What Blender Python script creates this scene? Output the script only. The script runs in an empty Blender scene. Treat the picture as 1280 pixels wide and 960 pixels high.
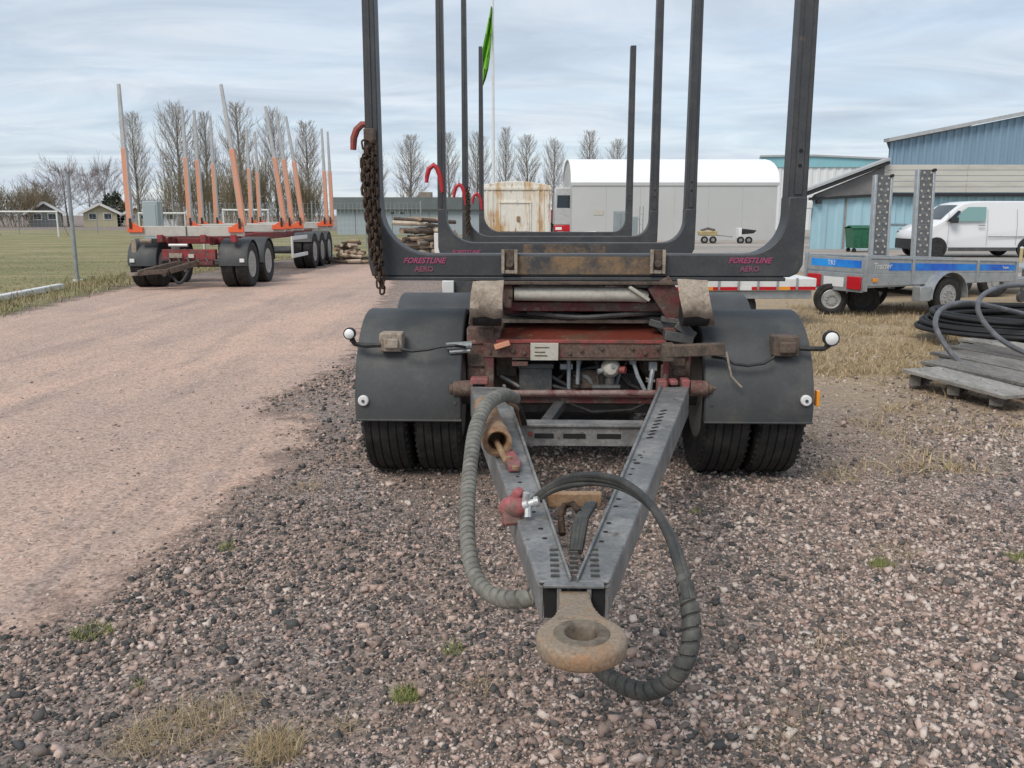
import bpy, bmesh, math, random
import numpy as np
from mathutils import Vector, Matrix

# ------------------------------------------------------------------ camera, sky, sun
SC = bpy.context.scene
COL = SC.collection
R = math.radians
F, PITCH, H = 1080.0, R(11.1), 1.58            # focal length in photo pixels (1280 wide), pitch, eye height

cd = bpy.data.cameras.new('camera')
cd.sensor_width = 36.0
cd.lens = 36.0 * F / 1280.0
cd.clip_start, cd.clip_end = 0.05, 3000.0
cam = bpy.data.objects.new('camera', cd)
COL.objects.link(cam)
cam.location = (0, 0, H)
cam.rotation_euler = (R(90) - PITCH, 0, 0)
SC.camera = cam

SUN_EL, SUN_AZ = R(48), R(215)                  # azimuth clockwise from +Y
world = bpy.data.worlds.new('World')
SC.world = world
world.use_nodes = True
wn, wl = world.node_tree.nodes, world.node_tree.links
wn.clear()
w_out = wn.new('ShaderNodeOutputWorld')
w_bg = wn.new('ShaderNodeBackground')
w_bg.inputs['Strength'].default_value = 0.12
sky = wn.new('ShaderNodeTexSky')
sky.sky_type = 'NISHITA'
sky.sun_disc = False
sky.sun_elevation, sky.sun_rotation = SUN_EL, SUN_AZ
sky.air_density, sky.dust_density, sky.ozone_density = 1.0, 0.6, 1.6
geo = wn.new('ShaderNodeTexCoord')
sep = wn.new('ShaderNodeSeparateXYZ'); wl.new(geo.outputs['Generated'], sep.inputs[0])


def wmath(op, a, b=None):
    n = wn.new('ShaderNodeMath'); n.operation = op
    for i, v in enumerate((a, b)):
        if v is None: continue
        if isinstance(v, (int, float)): n.inputs[i].default_value = v
        else: wl.new(v, n.inputs[i])
    return n.outputs[0]


# clouds lie on a flat layer overhead: direction / (height + a little)
zz = wmath('ADD', wmath('MAXIMUM', sep.outputs['Z'], 0.0), 0.10)
comb = wn.new('ShaderNodeCombineXYZ')
wl.new(wmath('DIVIDE', sep.outputs['X'], zz), comb.inputs[0])
wl.new(wmath('MULTIPLY', wmath('DIVIDE', sep.outputs['Y'], zz), 1.7), comb.inputs[1])


def wnoise(scale, detail, dist, rough=.55):
    n = wn.new('ShaderNodeTexNoise'); n.inputs['Scale'].default_value = scale
    n.inputs['Detail'].default_value = detail; n.inputs['Distortion'].default_value = dist
    n.inputs['Roughness'].default_value = rough
    wl.new(comb.outputs[0], n.inputs['Vector'])
    return n.outputs['Fac']


def wramp(src, stops):
    r = wn.new('ShaderNodeValToRGB')
    while len(r.color_ramp.elements) < len(stops): r.color_ramp.elements.new(.5)
    for e, (p, c) in zip(r.color_ramp.elements, stops):
        e.position = p; e.color = (c[0], c[1], c[2], 1)
    wl.new(src, r.inputs[0])
    return r.outputs['Color']


cover = wramp(wnoise(0.55, 7, .5), [(.30, (.72, .72, .72)), (.62, (1, 1, 1))])
shade = wramp(wnoise(0.9, 8, .8, .6), [(.25, (2.7, 3.15, 3.75)), (.45, (3.3, 3.78, 4.35)), (.62, (4.05, 4.45, 4.9)), (.85, (4.9, 5.15, 5.4))])
w_mix = wn.new('ShaderNodeMix'); w_mix.data_type = 'RGBA'
wl.new(cover, w_mix.inputs[0])
wl.new(sky.outputs['Color'], w_mix.inputs[6])
wl.new(shade, w_mix.inputs[7])
wl.new(w_mix.outputs[2], w_bg.inputs['Color'])
wl.new(w_bg.outputs[0], w_out.inputs[0])

sd = bpy.data.lights.new('sun', 'SUN')
sd.energy, sd.angle, sd.color = 1.5, R(26), (1, .93, .84)
sun = bpy.data.objects.new('sun', sd)
COL.objects.link(sun)
sdir = Vector((math.sin(SUN_AZ) * math.cos(SUN_EL), math.cos(SUN_AZ) * math.cos(SUN_EL), math.sin(SUN_EL)))
sun.rotation_euler = sdir.to_track_quat('Z', 'Y').to_euler()
sun.location = (0, 0, 30)

SC.view_settings.view_transform = 'Standard'
SC.view_settings.look = 'None'
SC.view_settings.exposure = 0.6
SC.view_settings.gamma = 1.0
SC.cycles.max_bounces = 6
SC.cycles.transparent_max_bounces = 12

random.seed(7)
rng = np.random.default_rng(7)


# ------------------------------------------------------------------ where things stand
def ray(px, py):
    u, v = (px - 640) / F, (480 - py) / F
    return Vector((u, math.cos(PITCH) + v * math.sin(PITCH), -math.sin(PITCH) + v * math.cos(PITCH)))


def at(px, py, Y):                              # point at distance Y in front of the camera
    d = ray(px, py); return Vector((0, 0, H)) + d * (Y / d.y)


def gr(px, py, z=0.0):                          # point on the ground (or at height z)
    d = ray(px, py); return Vector((0, 0, H)) + d * ((z - H) / d.z)


# ------------------------------------------------------------------ mesh helper
class MB:
    def __init__(s): s.v, s.f = [], []

    def add(s, vs, fs):
        o = len(s.v)
        s.v += [tuple(p) for p in vs]
        s.f += [tuple(i + o for i in f) for f in fs]
        return s

    def hull8(s, c):                            # bottom 4 (ccw from above), top 4
        return s.add(c, [(3, 2, 1, 0), (4, 5, 6, 7), (0, 1, 5, 4), (1, 2, 6, 5), (2, 3, 7, 6), (3, 0, 4, 7)])

    def box(s, x0, x1, y0, y1, z0, z1):
        return s.hull8([(x0, y0, z0), (x1, y0, z0), (x1, y1, z0), (x0, y1, z0), (x0, y0, z1), (x1, y0, z1), (x1, y1, z1), (x0, y1, z1)])

    def bar(s, p0, p1, w, h=None, up=(0, 0, 1), w1=None, h1=None):   # rectangular bar between two points
        p0, p1 = Vector(p0), Vector(p1)
        d = (p1 - p0).normalized(); up = Vector(up)
        if abs(d.dot(up)) > .98: up = Vector((0, 1, 0))
        x = d.cross(up).normalized(); z = x.cross(d)
        h = h or w; w1 = w1 or w; h1 = h1 or h
        c = []
        for p, a, b in ((p0, w / 2, h / 2), (p1, w1 / 2, h1 / 2)):
            c += [p - x * a - z * b, p + x * a - z * b, p + x * a + z * b, p - x * a + z * b]
        return s.add(c, [(0, 1, 2, 3), (7, 6, 5, 4), (0, 4, 5, 1), (1, 5, 6, 2), (2, 6, 7, 3), (3, 7, 4, 0)])

    def tube(s, path, r, n=8, caps=True):
        path = [Vector(p) for p in path]
        k = len(path)
        rs = r if hasattr(r, '__len__') else [r] * k
        prev = None; rings = []
        for i, p in enumerate(path):
            t = (path[min(i + 1, k - 1)] - path[max(i - 1, 0)]).normalized()
            if prev is None:
                a = Vector((0, 0, 1)) if abs(t.z) < .9 else Vector((1, 0, 0))
                u = t.cross(a).normalized()
            else:
                u = (prev - t * prev.dot(t)).normalized()
            prev = u; w = t.cross(u)
            rings.append([p + (u * math.cos(2 * math.pi * j / n) + w * math.sin(2 * math.pi * j / n)) * rs[i] for j in range(n)])
        vs = [q for rg in rings for q in rg]
        fs = [(i * n + j, i * n + (j + 1) % n, (i + 1) * n + (j + 1) % n, (i + 1) * n + j) for i in range(k - 1) for j in range(n)]
        if caps:
            fs.append(tuple(range(n - 1, -1, -1))); fs.append(tuple((k - 1) * n + j for j in range(n)))
        return s.add(vs, fs)

    def lathe(s, prof, c, axis=(1, 0, 0), n=32, closed=False):       # prof: (along axis, radius)
        c, a = Vector(c), Vector(axis).normalized()
        u = a.cross(Vector((0, 0, 1)) if abs(a.z) < .9 else Vector((0, 1, 0))).normalized(); w = a.cross(u)
        k = len(prof)
        vs = [c + a * t + (u * math.cos(2 * math.pi * j / n) + w * math.sin(2 * math.pi * j / n)) * r for t, r in prof for j in range(n)]
        m = k if closed else k - 1
        fs = [(i * n + j, i * n + (j + 1) % n, ((i + 1) % k) * n + (j + 1) % n, ((i + 1) % k) * n + j) for i in range(m) for j in range(n)]
        if not closed:
            if prof[0][1] > 1e-4: fs.append(tuple(range(n - 1, -1, -1)))
            if prof[-1][1] > 1e-4: fs.append(tuple((k - 1) * n + j for j in range(n)))
        return s.add(vs, fs)

    def prism(s, poly, d0, d1):                 # polygon of 3-D points swept between two offsets
        n = len(poly); d0, d1 = Vector(d0), Vector(d1)
        vs = [Vector(p) + d0 for p in poly] + [Vector(p) + d1 for p in poly]
        fs = [tuple(range(n)), tuple(range(2 * n - 1, n - 1, -1))] + [(i, i + n, (i + 1) % n + n, (i + 1) % n) for i in range(n)]
        return s.add(vs, fs)

    def sheet(s, rows, th):                     # rows of points, thickened along -normal
        m, n = len(rows), len(rows[0])
        P = [[Vector(p) for p in r] for r in rows]
        back = []
        for i in range(m):
            for j in range(n):
                du = P[i][min(j + 1, n - 1)] - P[i][max(j - 1, 0)]
                dv = P[min(i + 1, m - 1)][j] - P[max(i - 1, 0)][j]
                back.append(P[i][j] - du.cross(dv).normalized() * th)
        vs = [p for r in P for p in r] + back
        o = m * n; fs = []
        for i in range(m - 1):
            for j in range(n - 1):
                q = (i * n + j, i * n + j + 1, (i + 1) * n + j + 1, (i + 1) * n + j)
                fs.append(q); fs.append(tuple(x + o for x in reversed(q)))
        for i in range(m - 1):
            a, b = i * n, (i + 1) * n
            fs.append((a, b, b + o, a + o)); a, b = i * n + n - 1, (i + 1) * n + n - 1
            fs.append((b, a, a + o, b + o))
        for j in range(n - 1):
            fs.append((j + 1, j, j + o, j + 1 + o)); a = (m - 1) * n + j
            fs.append((a, a + 1, a + 1 + o, a + o))
        return s.add(vs, fs)

    def build(s, name, mat, parent=None, bevel=0, smooth=35, loc=None):
        me = bpy.data.meshes.new(name)
        me.from_pydata(s.v, [], s.f)
        bm = bmesh.new(); bm.from_mesh(me); bmesh.ops.recalc_face_normals(bm, faces=bm.faces); bm.to_mesh(me); bm.free()
        if smooth:
            me.polygons.foreach_set('use_smooth', [True] * len(me.polygons))
            me.set_sharp_from_angle(angle=R(smooth))
        me.materials.append(mat)
        o = bpy.data.objects.new(name, me)
        COL.objects.link(o)
        if parent: o.parent = parent
        if loc: o.location = loc
        if bevel:
            b = o.modifiers.new('bevel', 'BEVEL'); b.width = bevel; b.segments = 2; b.limit_method = 'ANGLE'; b.angle_limit = R(38)
        return o


def smooth_path(pts, sub=8):
    pts = [Vector(p) for p in pts]; out = []
    for i in range(len(pts) - 1):
        p0, p1, p2, p3 = pts[max(i - 1, 0)], pts[i], pts[i + 1], pts[min(i + 2, len(pts) - 1)]
        for k in range(sub):
            t = k / sub
            out.append(.5 * ((2 * p1) + (p2 - p0) * t + (2 * p0 - 5 * p1 + 4 * p2 - p3) * t * t + (3 * p1 - p0 - 3 * p2 + p3) * t ** 3))
    out.append(pts[-1]); return out


def tag(o, label=None, cat=None, group=None, kind=None):
    for k, v in (('label', label), ('category', cat), ('group', group), ('kind', kind)):
        if v: o[k] = v
    return o


def thing(name, label, cat, loc=(0, 0, 0), rz=0, group=None):
    o = bpy.data.objects.new(name, None)
    o.empty_display_size = .2
    COL.objects.link(o); o.location = loc; o.rotation_euler = (0, 0, rz)
    return tag(o, label, cat, group)


def part(name, mesh, mat, parent, loc=None, rot=None):
    o = bpy.data.objects.new(name, mesh); COL.objects.link(o); o.parent = parent
    if loc is not None: o.location = loc
    if rot is not None: o.rotation_euler = rot
    return o


def copy_tree(o, parent=None):
    c = o.copy(); COL.objects.link(c); c.parent = parent
    for ch in list(o.children): copy_tree(ch, c)
    return c


def text(name, body, mat, parent, loc, rot, size, shear=0, align='CENTER', ext=.0008):
    cu = bpy.data.curves.new(name, 'FONT')
    cu.body = body; cu.size = size; cu.shear = shear; cu.align_x = align; cu.align_y = 'CENTER'; cu.extrude = ext; cu.offset = .0012 if size < .06 else 0
    cu.resolution_u = 2
    cu.materials.append(mat)
    tmp = bpy.data.objects.new(name + '_curve', cu); COL.objects.link(tmp)
    me = bpy.data.meshes.new_from_object(tmp.evaluated_get(bpy.context.evaluated_depsgraph_get()))
    bpy.data.objects.remove(tmp); me.name = name
    o = bpy.data.objects.new(name, me); COL.objects.link(o); o.parent = parent
    o.location = loc; o.rotation_euler = rot
    return o


# ------------------------------------------------------------------ materials
def newmat(name):
    m = bpy.data.materials.new(name); m.use_nodes = True
    nt = m.node_tree; nt.nodes.clear()
    out = nt.nodes.new('ShaderNodeOutputMaterial'); b = nt.nodes.new('ShaderNodeBsdfPrincipled')
    nt.links.new(b.outputs[0], out.inputs[0])
    return m, nt, b, out


def N(nt, t, **kw):
    n = nt.nodes.new(t)
    for k, v in kw.items():
        if k in n.inputs: n.inputs[k].default_value = v
        else: setattr(n, k, v)
    return n


def ramp(nt, src, stops, interp='LINEAR'):
    r = nt.nodes.new('ShaderNodeValToRGB'); r.color_ramp.interpolation = interp
    while len(r.color_ramp.elements) < len(stops): r.color_ramp.elements.new(.5)
    for e, (p, c) in zip(r.color_ramp.elements, stops):
        e.position = p
        e.color = (c, c, c, 1) if isinstance(c, (int, float)) else (c[0], c[1], c[2], 1)
    nt.links.new(src, r.inputs[0])
    return r.outputs['Color']


def mix(nt, fac, a, b, mode='MIX'):
    n = nt.nodes.new('ShaderNodeMix'); n.data_type = 'RGBA'; n.blend_type = mode
    for i, v in ((0, fac), (6, a), (7, b)):
        if isinstance(v, (int, float)) and i == 0: n.inputs[0].default_value = v
        elif isinstance(v, tuple): n.inputs[i].default_value = (v[0], v[1], v[2], 1)
        else: nt.links.new(v, n.inputs[i])
    return n.outputs[2]


def pos(nt, sx=1, sy=1, sz=1):
    g = nt.nodes.new('ShaderNodeNewGeometry'); mp = nt.nodes.new('ShaderNodeMapping')
    mp.inputs['Scale'].default_value = (sx, sy, sz)
    nt.links.new(g.outputs['Position'], mp.inputs['Vector'])
    return mp.outputs[0]


def noise(nt, vec, scale, detail=5, rough=.6, dist=0):
    n = N(nt, 'ShaderNodeTexNoise', Scale=scale, Detail=detail, Roughness=rough, Distortion=dist)
    nt.links.new(vec, n.inputs['Vector'])
    return n.outputs['Fac']


def bump(nt, b, h, strength, dist=.01):
    n = N(nt, 'ShaderNodeBump', Strength=strength, Distance=dist)
    nt.links.new(h, n.inputs['Height']); nt.links.new(n.outputs[0], b.inputs['Normal'])


def mat(name, col, col2=None, scale=6, lo=.45, hi=.62, rough=.6, metal=0, fine=.25, fscale=60, bmp=.15, bscale=90,
        col3=None, lo3=.6, hi3=.68, scale3=25, stretch=(1, 1, 1), rough2=None):
    m, nt, b, out = newmat(name)
    p = pos(nt, *stretch)
    c = col
    if col2:
        f = ramp(nt, noise(nt, p, scale, 7, .65), [(lo, 0.0), (hi, 1.0)])
        c = mix(nt, f, col, col2)
        if rough2 is not None:
            mr = N(nt, 'ShaderNodeMapRange'); mr.inputs[3].default_value = rough; mr.inputs[4].default_value = rough2
            nt.links.new(f, mr.inputs[0]); nt.links.new(mr.outputs[0], b.inputs['Roughness'])
    if col3:
        f3 = ramp(nt, noise(nt, p, scale3, 5, .7), [(lo3, 0.0), (hi3, 1.0)])
        c = mix(nt, f3, c, col3)
    if fine:
        g = ramp(nt, noise(nt, p, fscale, 3, .7), [(.3, 1 - fine), (.7, 1 + fine * .6)])
        c = mix(nt, 1.0, c, g, 'MULTIPLY')
    if isinstance(c, tuple): b.inputs['Base Color'].default_value = (c[0], c[1], c[2], 1)
    else: nt.links.new(c, b.inputs['Base Color'])
    if rough2 is None: b.inputs['Roughness'].default_value = rough
    b.inputs['Metallic'].default_value = metal
    if bmp: bump(nt, b, noise(nt, p, bscale, 4, .7), bmp, .004)
    return m


M = {}
M['bunk'] = mat('bunk_dark_paint', (.046, .048, .052), (.085, .083, .08), 5, .45, .8, rough=.5, fine=.2, col3=(.16, .12, .09), lo3=.68, hi3=.76, scale3=9)
M['bunk_mud'] = mat('bunk_muddy_paint', (.05, .05, .052), (.22, .14, .075), 5.5, .47, .62, rough=.65, col3=(.12, .095, .075), lo3=.5, hi3=.62, scale3=14)
M['chain'] = mat('rusty_chain_steel', (.045, .030, .021), (.11, .066, .04), 30, .42, .68, rough=.8, metal=.2, fine=.4)
M['fender'] = mat('fender_plastic', (.050, .053, .055), (.072, .074, .075), 3.5, .4, .7, rough=.62, fine=.12, bmp=.12, bscale=300, col3=(.125, .115, .10), lo3=.52, hi3=.85, scale3=2.6)
M['tyre'] = mat('tyre_rubber', (.015, .015, .015), (.050, .044, .039), 9, .42, .72, rough=.85, fine=.3)
M['rim'] = mat('rim_steel', (.42, .42, .41), (.28, .25, .22), 12, .5, .7, rough=.45, metal=.3)
M['maroon'] = mat('maroon_frame_paint', (.14, .028, .030), (.105, .066, .052), 7, .42, .58, rough=.65, fine=.4, col3=(.18, .145, .115), lo3=.54, hi3=.68, scale3=16)
M['grimy'] = mat('grimy_red_steel', (.135, .088, .068), (.15, .035, .034), 9, .5, .66, rough=.8, fine=.45, bmp=.5, col3=(.21, .16, .125), lo3=.55, hi3=.66, scale3=18)
M['shaft'] = mat('toplit_pivot_shaft', (.24, .165, .145), (.15, .05, .048), 14, .45, .6, rough=.6, fine=.3)  # paler tone carries the light falling on top of the shaft
M['redbrown'] = mat('red_brown_panel', (.17, .038, .024), (.13, .07, .045), 6, .45, .65, rough=.5, fine=.3, col3=(.3, .2, .12), lo3=.62, hi3=.7, scale3=12)
M['redbright'] = mat('bright_red_edge', (.32, .065, .055), (.14, .065, .05), 11, .42, .6, rough=.6)
M['pinkred'] = mat('faded_red_paint', (.34, .095, .098), (.17, .10, .08), 24, .42, .58, rough=.65)
M['mudbrown'] = mat('mud_caked_steel', (.13, .095, .072), (.07, .055, .045), 12, .45, .62, rough=.9, fine=.35, bmp=.5)
M['tan'] = mat('tan_dried_mud', (.36, .30, .24), (.25, .20, .155), 12, .45, .6, rough=.95, fine=.3, bmp=.5, col3=(.38, .32, .26), lo3=.58, hi3=.66, scale3=22)
M['steel'] = mat('worn_grey_drawbar_paint', (.165, .168, .168), (.27, .265, .255), 7, .42, .60, rough=.48, metal=.1, fine=.28, col3=(.11, .085, .065), lo3=.57, hi3=.68, scale3=17)
M['steeldark'] = mat('dark_grey_steel', (.075, .078, .08), (.13, .12, .11), 10, .45, .65, rough=.5, metal=.2)
M['rust'] = mat('rusted_cast_eye', (.275, .215, .155), (.33, .18, .09), 10, .50, .68, rough=.75, fine=.3, fscale=120, bmp=.45, bscale=120, col3=(.16, .115, .085), lo3=.6, hi3=.7, scale3=34)
M['bush_steel'] = mat('worn_eye_bush', (.205, .165, .12), (.12, .09, .066), 22, .45, .62, rough=.65, metal=.2, fine=.3, bmp=.3)
M['rusttan'] = mat('tan_rusted_tube', (.32, .21, .125), (.24, .12, .06), 14, .45, .65, rough=.8, fine=.3, bmp=.3)
M['black'] = mat('black_rubber', (.016, .016, .017), (.04, .038, .036), 20, .45, .7, rough=.6)
M['hole'] = mat('painted_hole_shade', (.012, .012, .012), rough=.9, fine=0, bmp=0)  # near-black colour for the shade inside holes, slots and openings
M['hosewrap'] = mat('grey_spiral_wrap', (.215, .205, .175), (.135, .128, .11), 14, .45, .65, rough=.7, fine=.25)
M['hosedark'] = mat('dusty_black_hose', (.032, .033, .031), (.075, .07, .06), 16, .45, .7, rough=.6)
M['wrapdark'] = mat('dark_spiral_wrap', (.060, .061, .056), (.105, .10, .088), 16, .45, .65, rough=.65)
M['cream'] = mat('dusty_cream_paint', (.52, .49, .42), (.40, .36, .29), 20, .5, .7, rough=.6, fine=.15)
M['white'] = mat('white_paint', (.72, .72, .70), (.6, .58, .55), 5, .5, .8, rough=.5, fine=.06)
M['whitevan'] = mat('white_car_paint', (.78, .78, .78), rough=.25, fine=.03, bmp=0)
M['hook'] = mat('red_hook_paint', (.48, .022, .035), (.34, .05, .04), 20, .5, .7, rough=.45)
M['hookrust'] = mat('rusty_red_hook', (.30, .055, .04), (.24, .09, .06), 24, .45, .65, rough=.6)
M['pink'] = mat('magenta_lettering', (.36, .06, .145), rough=.5, fine=0, bmp=0)
M['pinkfaded'] = mat('worn_magenta_lettering', (.24, .07, .11), rough=.5, fine=0, bmp=0)
M['orange'] = mat('orange_stake_paint', (.68, .31, .19), (.56, .34, .245), 5, .45, .7, rough=.5, fine=.12)
M['alu'] = mat('aluminium', (.52, .52, .51), (.42, .42, .41), 5, .45, .7, rough=.45, metal=.4)
M['creambunk'] = mat('pale_aluminium_bunk', (.50, .48, .43), (.38, .36, .32), 4, .5, .75, rough=.55, fine=.15)
M['redframe'] = mat('bright_red_frame', (.33, .03, .04), (.14, .035, .033), 5, .42, .6, rough=.6, fine=.3, col3=(.13, .09, .07), lo3=.53, hi3=.64, scale3=9)
M['orangered'] = mat('orange_red_clamp', (.78, .13, .045), rough=.5, fine=.15)
M['lens'] = mat('white_lens', (.82, .82, .80), rough=.15, fine=0, bmp=0)
M['amber'] = mat('amber_reflector', (.80, .30, .03), rough=.25, fine=0, bmp=0)
M['redlens'] = mat('red_lens', (.5, .012, .02), rough=.2, fine=.1, bmp=0)
M['galv'] = mat('galvanised_steel', (.42, .44, .45), (.33, .35, .36), 9, .4, .65, rough=.42, metal=.45, fine=.12)
M['galvpost'] = mat('galvanised_post', (.33, .35, .36), (.26, .27, .27), 6, .45, .65, rough=.5, metal=.3)
M['perf'] = mat('weathered_ramp_steel', (.15, .153, .157), (.24, .24, .24), 14, .45, .65, rough=.55, metal=.3)
M['blue'] = mat('blue_sticker', (.008, .085, .50), (.02, .30, .78), 1.1, .4, .65, rough=.35, fine=0, bmp=0)
M['glass'] = mat('dark_window_glass', (.02, .03, .035), rough=.06, fine=0, bmp=0)
M['glassgreen'] = mat('greenish_side_glass', (.20, .34, .32), rough=.08, fine=0, bmp=0)
M['wood'] = mat('weathered_grey_wood', (.22, .205, .185), (.14, .13, .115), 6, .4, .65, rough=.9, fine=.4, fscale=50, stretch=(1, .25, 1), bmp=.4)
M['woodpale'] = mat('pale_weathered_wood', (.34, .32, .29), (.22, .205, .18), 6, .4, .65, rough=.9, fine=.35, fscale=50, stretch=(1, .25, 1), bmp=.4)
M['wooddark'] = mat('dark_weathered_wood', (.155, .14, .125), (.10, .09, .08), 6, .4, .65, rough=.9, fine=.35, fscale=50, stretch=(1, .25, 1), bmp=.4)
M['logwood'] = mat('split_wood', (.42, .31, .21), (.24, .17, .12), 3, .4, .65, rough=.9, fine=.35)
M['pipe'] = mat('grey_black_pipe', (.10, .10, .11), (.18, .18, .19), 9, .45, .7, rough=.4)
M['pipeblack'] = mat('black_pipe', (.010, .010, .011), (.016, .016, .018), 9, .45, .7, rough=.7)
M['green'] = mat('green_bin_plastic', (.022, .12, .062), (.03, .16, .085), 6, .45, .65, rough=.5)
M['flaggreen'] = mat('lime_green_flag', (.20, .52, .03), (.15, .42, .03), 2, .45, .65, rough=.8, fine=.05)
M['yellow'] = mat('yellow_paint', (.55, .44, .20), (.42, .34, .18), 3, rough=.6)
M['bark'] = mat('poplar_bark', (.20, .18, .16), (.14, .12, .105), 4, .4, .65, rough=.95)
M['twig'] = mat('bare_twigs', (.40, .36, .315), (.32, .28, .24), 2, .4, .65, rough=.95, fine=.1)
M['twigred'] = mat('reddish_twigs', (.30, .245, .235), (.24, .19, .18), 2, .4, .65, rough=.95, fine=.1)
M['bush'] = mat('brown_bush_twigs', (.27, .22, .14), (.20, .16, .10), 2, .4, .65, rough=.95, fine=.1)
M['evergreen'] = mat('evergreen_leaves', (.028, .042, .022), (.045, .055, .03), 3, .4, .65, rough=.9)
M['tent'] = mat('grey_pvc_wall', (.48, .485, .47), (.52, .52, .505), .3, .45, .65, rough=.6, fine=.03)
M['tentroof'] = mat('white_pvc_roof', (.88, .88, .88), rough=.5, fine=.02, bmp=0)
M['tealroof'] = mat('dark_grey_roof', (.055, .068, .07), (.07, .085, .085), 1, .4, .6, rough=.6)
M['palewall'] = mat('pale_blue_grey_wall', (.34, .39, .42), rough=.6, fine=.05)
M['cabinet'] = mat('grey_cabinet_paint', (.24, .28, .29), (.30, .33, .34), 2, .45, .65, rough=.5, fine=.08)
M['alloy'] = mat('dark_alloy', (.10, .10, .105), (.2, .2, .2), 9, .45, .65, rough=.4, metal=.4)


def corrugated(name, c1, c2, period, dirt=(.3, .28, .25)):
    m, nt, b, out = newmat(name)
    p = pos(nt)
    f = ramp(nt, noise(nt, pos(nt, 1, 1, .15), .9, 5), [(.4, 0.0), (.7, 1.0)])
    c = mix(nt, f, c1, c2)
    f2 = ramp(nt, noise(nt, pos(nt, 3, 3, .3), 1.4, 6, .7), [(.58, 0.0), (.78, .6)])
    c = mix(nt, f2, c, dirt)
    nt.links.new(c, b.inputs['Base Color']); b.inputs['Roughness'].default_value = .5
    return m


M['skyblue'] = corrugated('light_blue_sheet', (.37, .57, .64), (.32, .50, .57), .3)
M['steelblue'] = corrugated('steel_blue_sheet', (.22, .33, .42), (.19, .29, .37), .3, (.26, .29, .32))
M['teal'] = corrugated('teal_sheet', (.25, .50, .55), (.22, .45, .5), .3)
M['whitesheet'] = corrugated('white_sheet', (.72, .73, .72), (.66, .66, .65), .3)
M['beigeboard'] = mat('cream_boarding', (.56, .54, .48), (.47, .44, .39), 1.2, .45, .7, rough=.7, fine=.08, stretch=(.4, 1, 2))
M['greyboard'] = mat('grey_gable_boards', (.22, .21, .20), (.17, .16, .155), 1, .45, .65, rough=.8, fine=.12)
M['rustwhite'] = mat('rust_streaked_white', (.74, .71, .62), (.52, .32, .14), 2.1, .48, .64, rough=.6, fine=.12, fscale=12, stretch=(1.6, 1, .33), col3=(.38, .16, .05), lo3=.58, hi3=.68, scale3=4)


# gravel: stones get their colour per stone, the bed below from cells of the same size and colours
STONE = [(0.0, (.040, .042, .043)), (.20, (.080, .078, .075)), (.38, (.142, .120, .106)), (.52, (.235, .178, .150)),
         (.66, (.37, .262, .215)), (.82, (.52, .38, .318)), (.97, (.62, .52, .45))]


def stone_mat(name='crushed_stone', lift=0.0):
    m, nt, b, out = newmat(name)
    g = N(nt, 'ShaderNodeNewGeometry')
    p = pos(nt)
    reg = noise(nt, p, .8, 4)
    s = N(nt, 'ShaderNodeMath', operation='MULTIPLY_ADD'); s.inputs[1].default_value = .95
    nt.links.new(g.outputs['Random Per Island'], s.inputs[0])
    mr = N(nt, 'ShaderNodeMapRange'); mr.inputs[1].default_value = .3; mr.inputs[2].default_value = .7
    mr.inputs[3].default_value = -.03 + lift; mr.inputs[4].default_value = .22 + lift
    nt.links.new(reg, mr.inputs[0]); nt.links.new(mr.outputs[0], s.inputs[2])
    sx = N(nt, 'ShaderNodeSeparateXYZ'); nt.links.new(p, sx.inputs[0])
    mx = N(nt, 'ShaderNodeMapRange'); mx.inputs[1].default_value = -1.6; mx.inputs[2].default_value = .8; mx.inputs[3].default_value = -.13; mx.inputs[4].default_value = .05
    nt.links.new(sx.outputs[0], mx.inputs[0])
    ad = N(nt, 'ShaderNodeMath', operation='ADD'); nt.links.new(s.outputs[0], ad.inputs[0]); nt.links.new(mx.outputs[0], ad.inputs[1])
    c = ramp(nt, ad.outputs[0], STONE, 'LINEAR')
    fn = ramp(nt, noise(nt, p, 220, 3, .7), [(.3, .72), (.7, 1.22)])
    c = mix(nt, 1.0, c, fn, 'MULTIPLY')
    nt.links.new(c, b.inputs['Base Color']); b.inputs['Roughness'].default_value = .85
    bump(nt, b, noise(nt, p, 160, 3), .35, .003)
    return m


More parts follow.
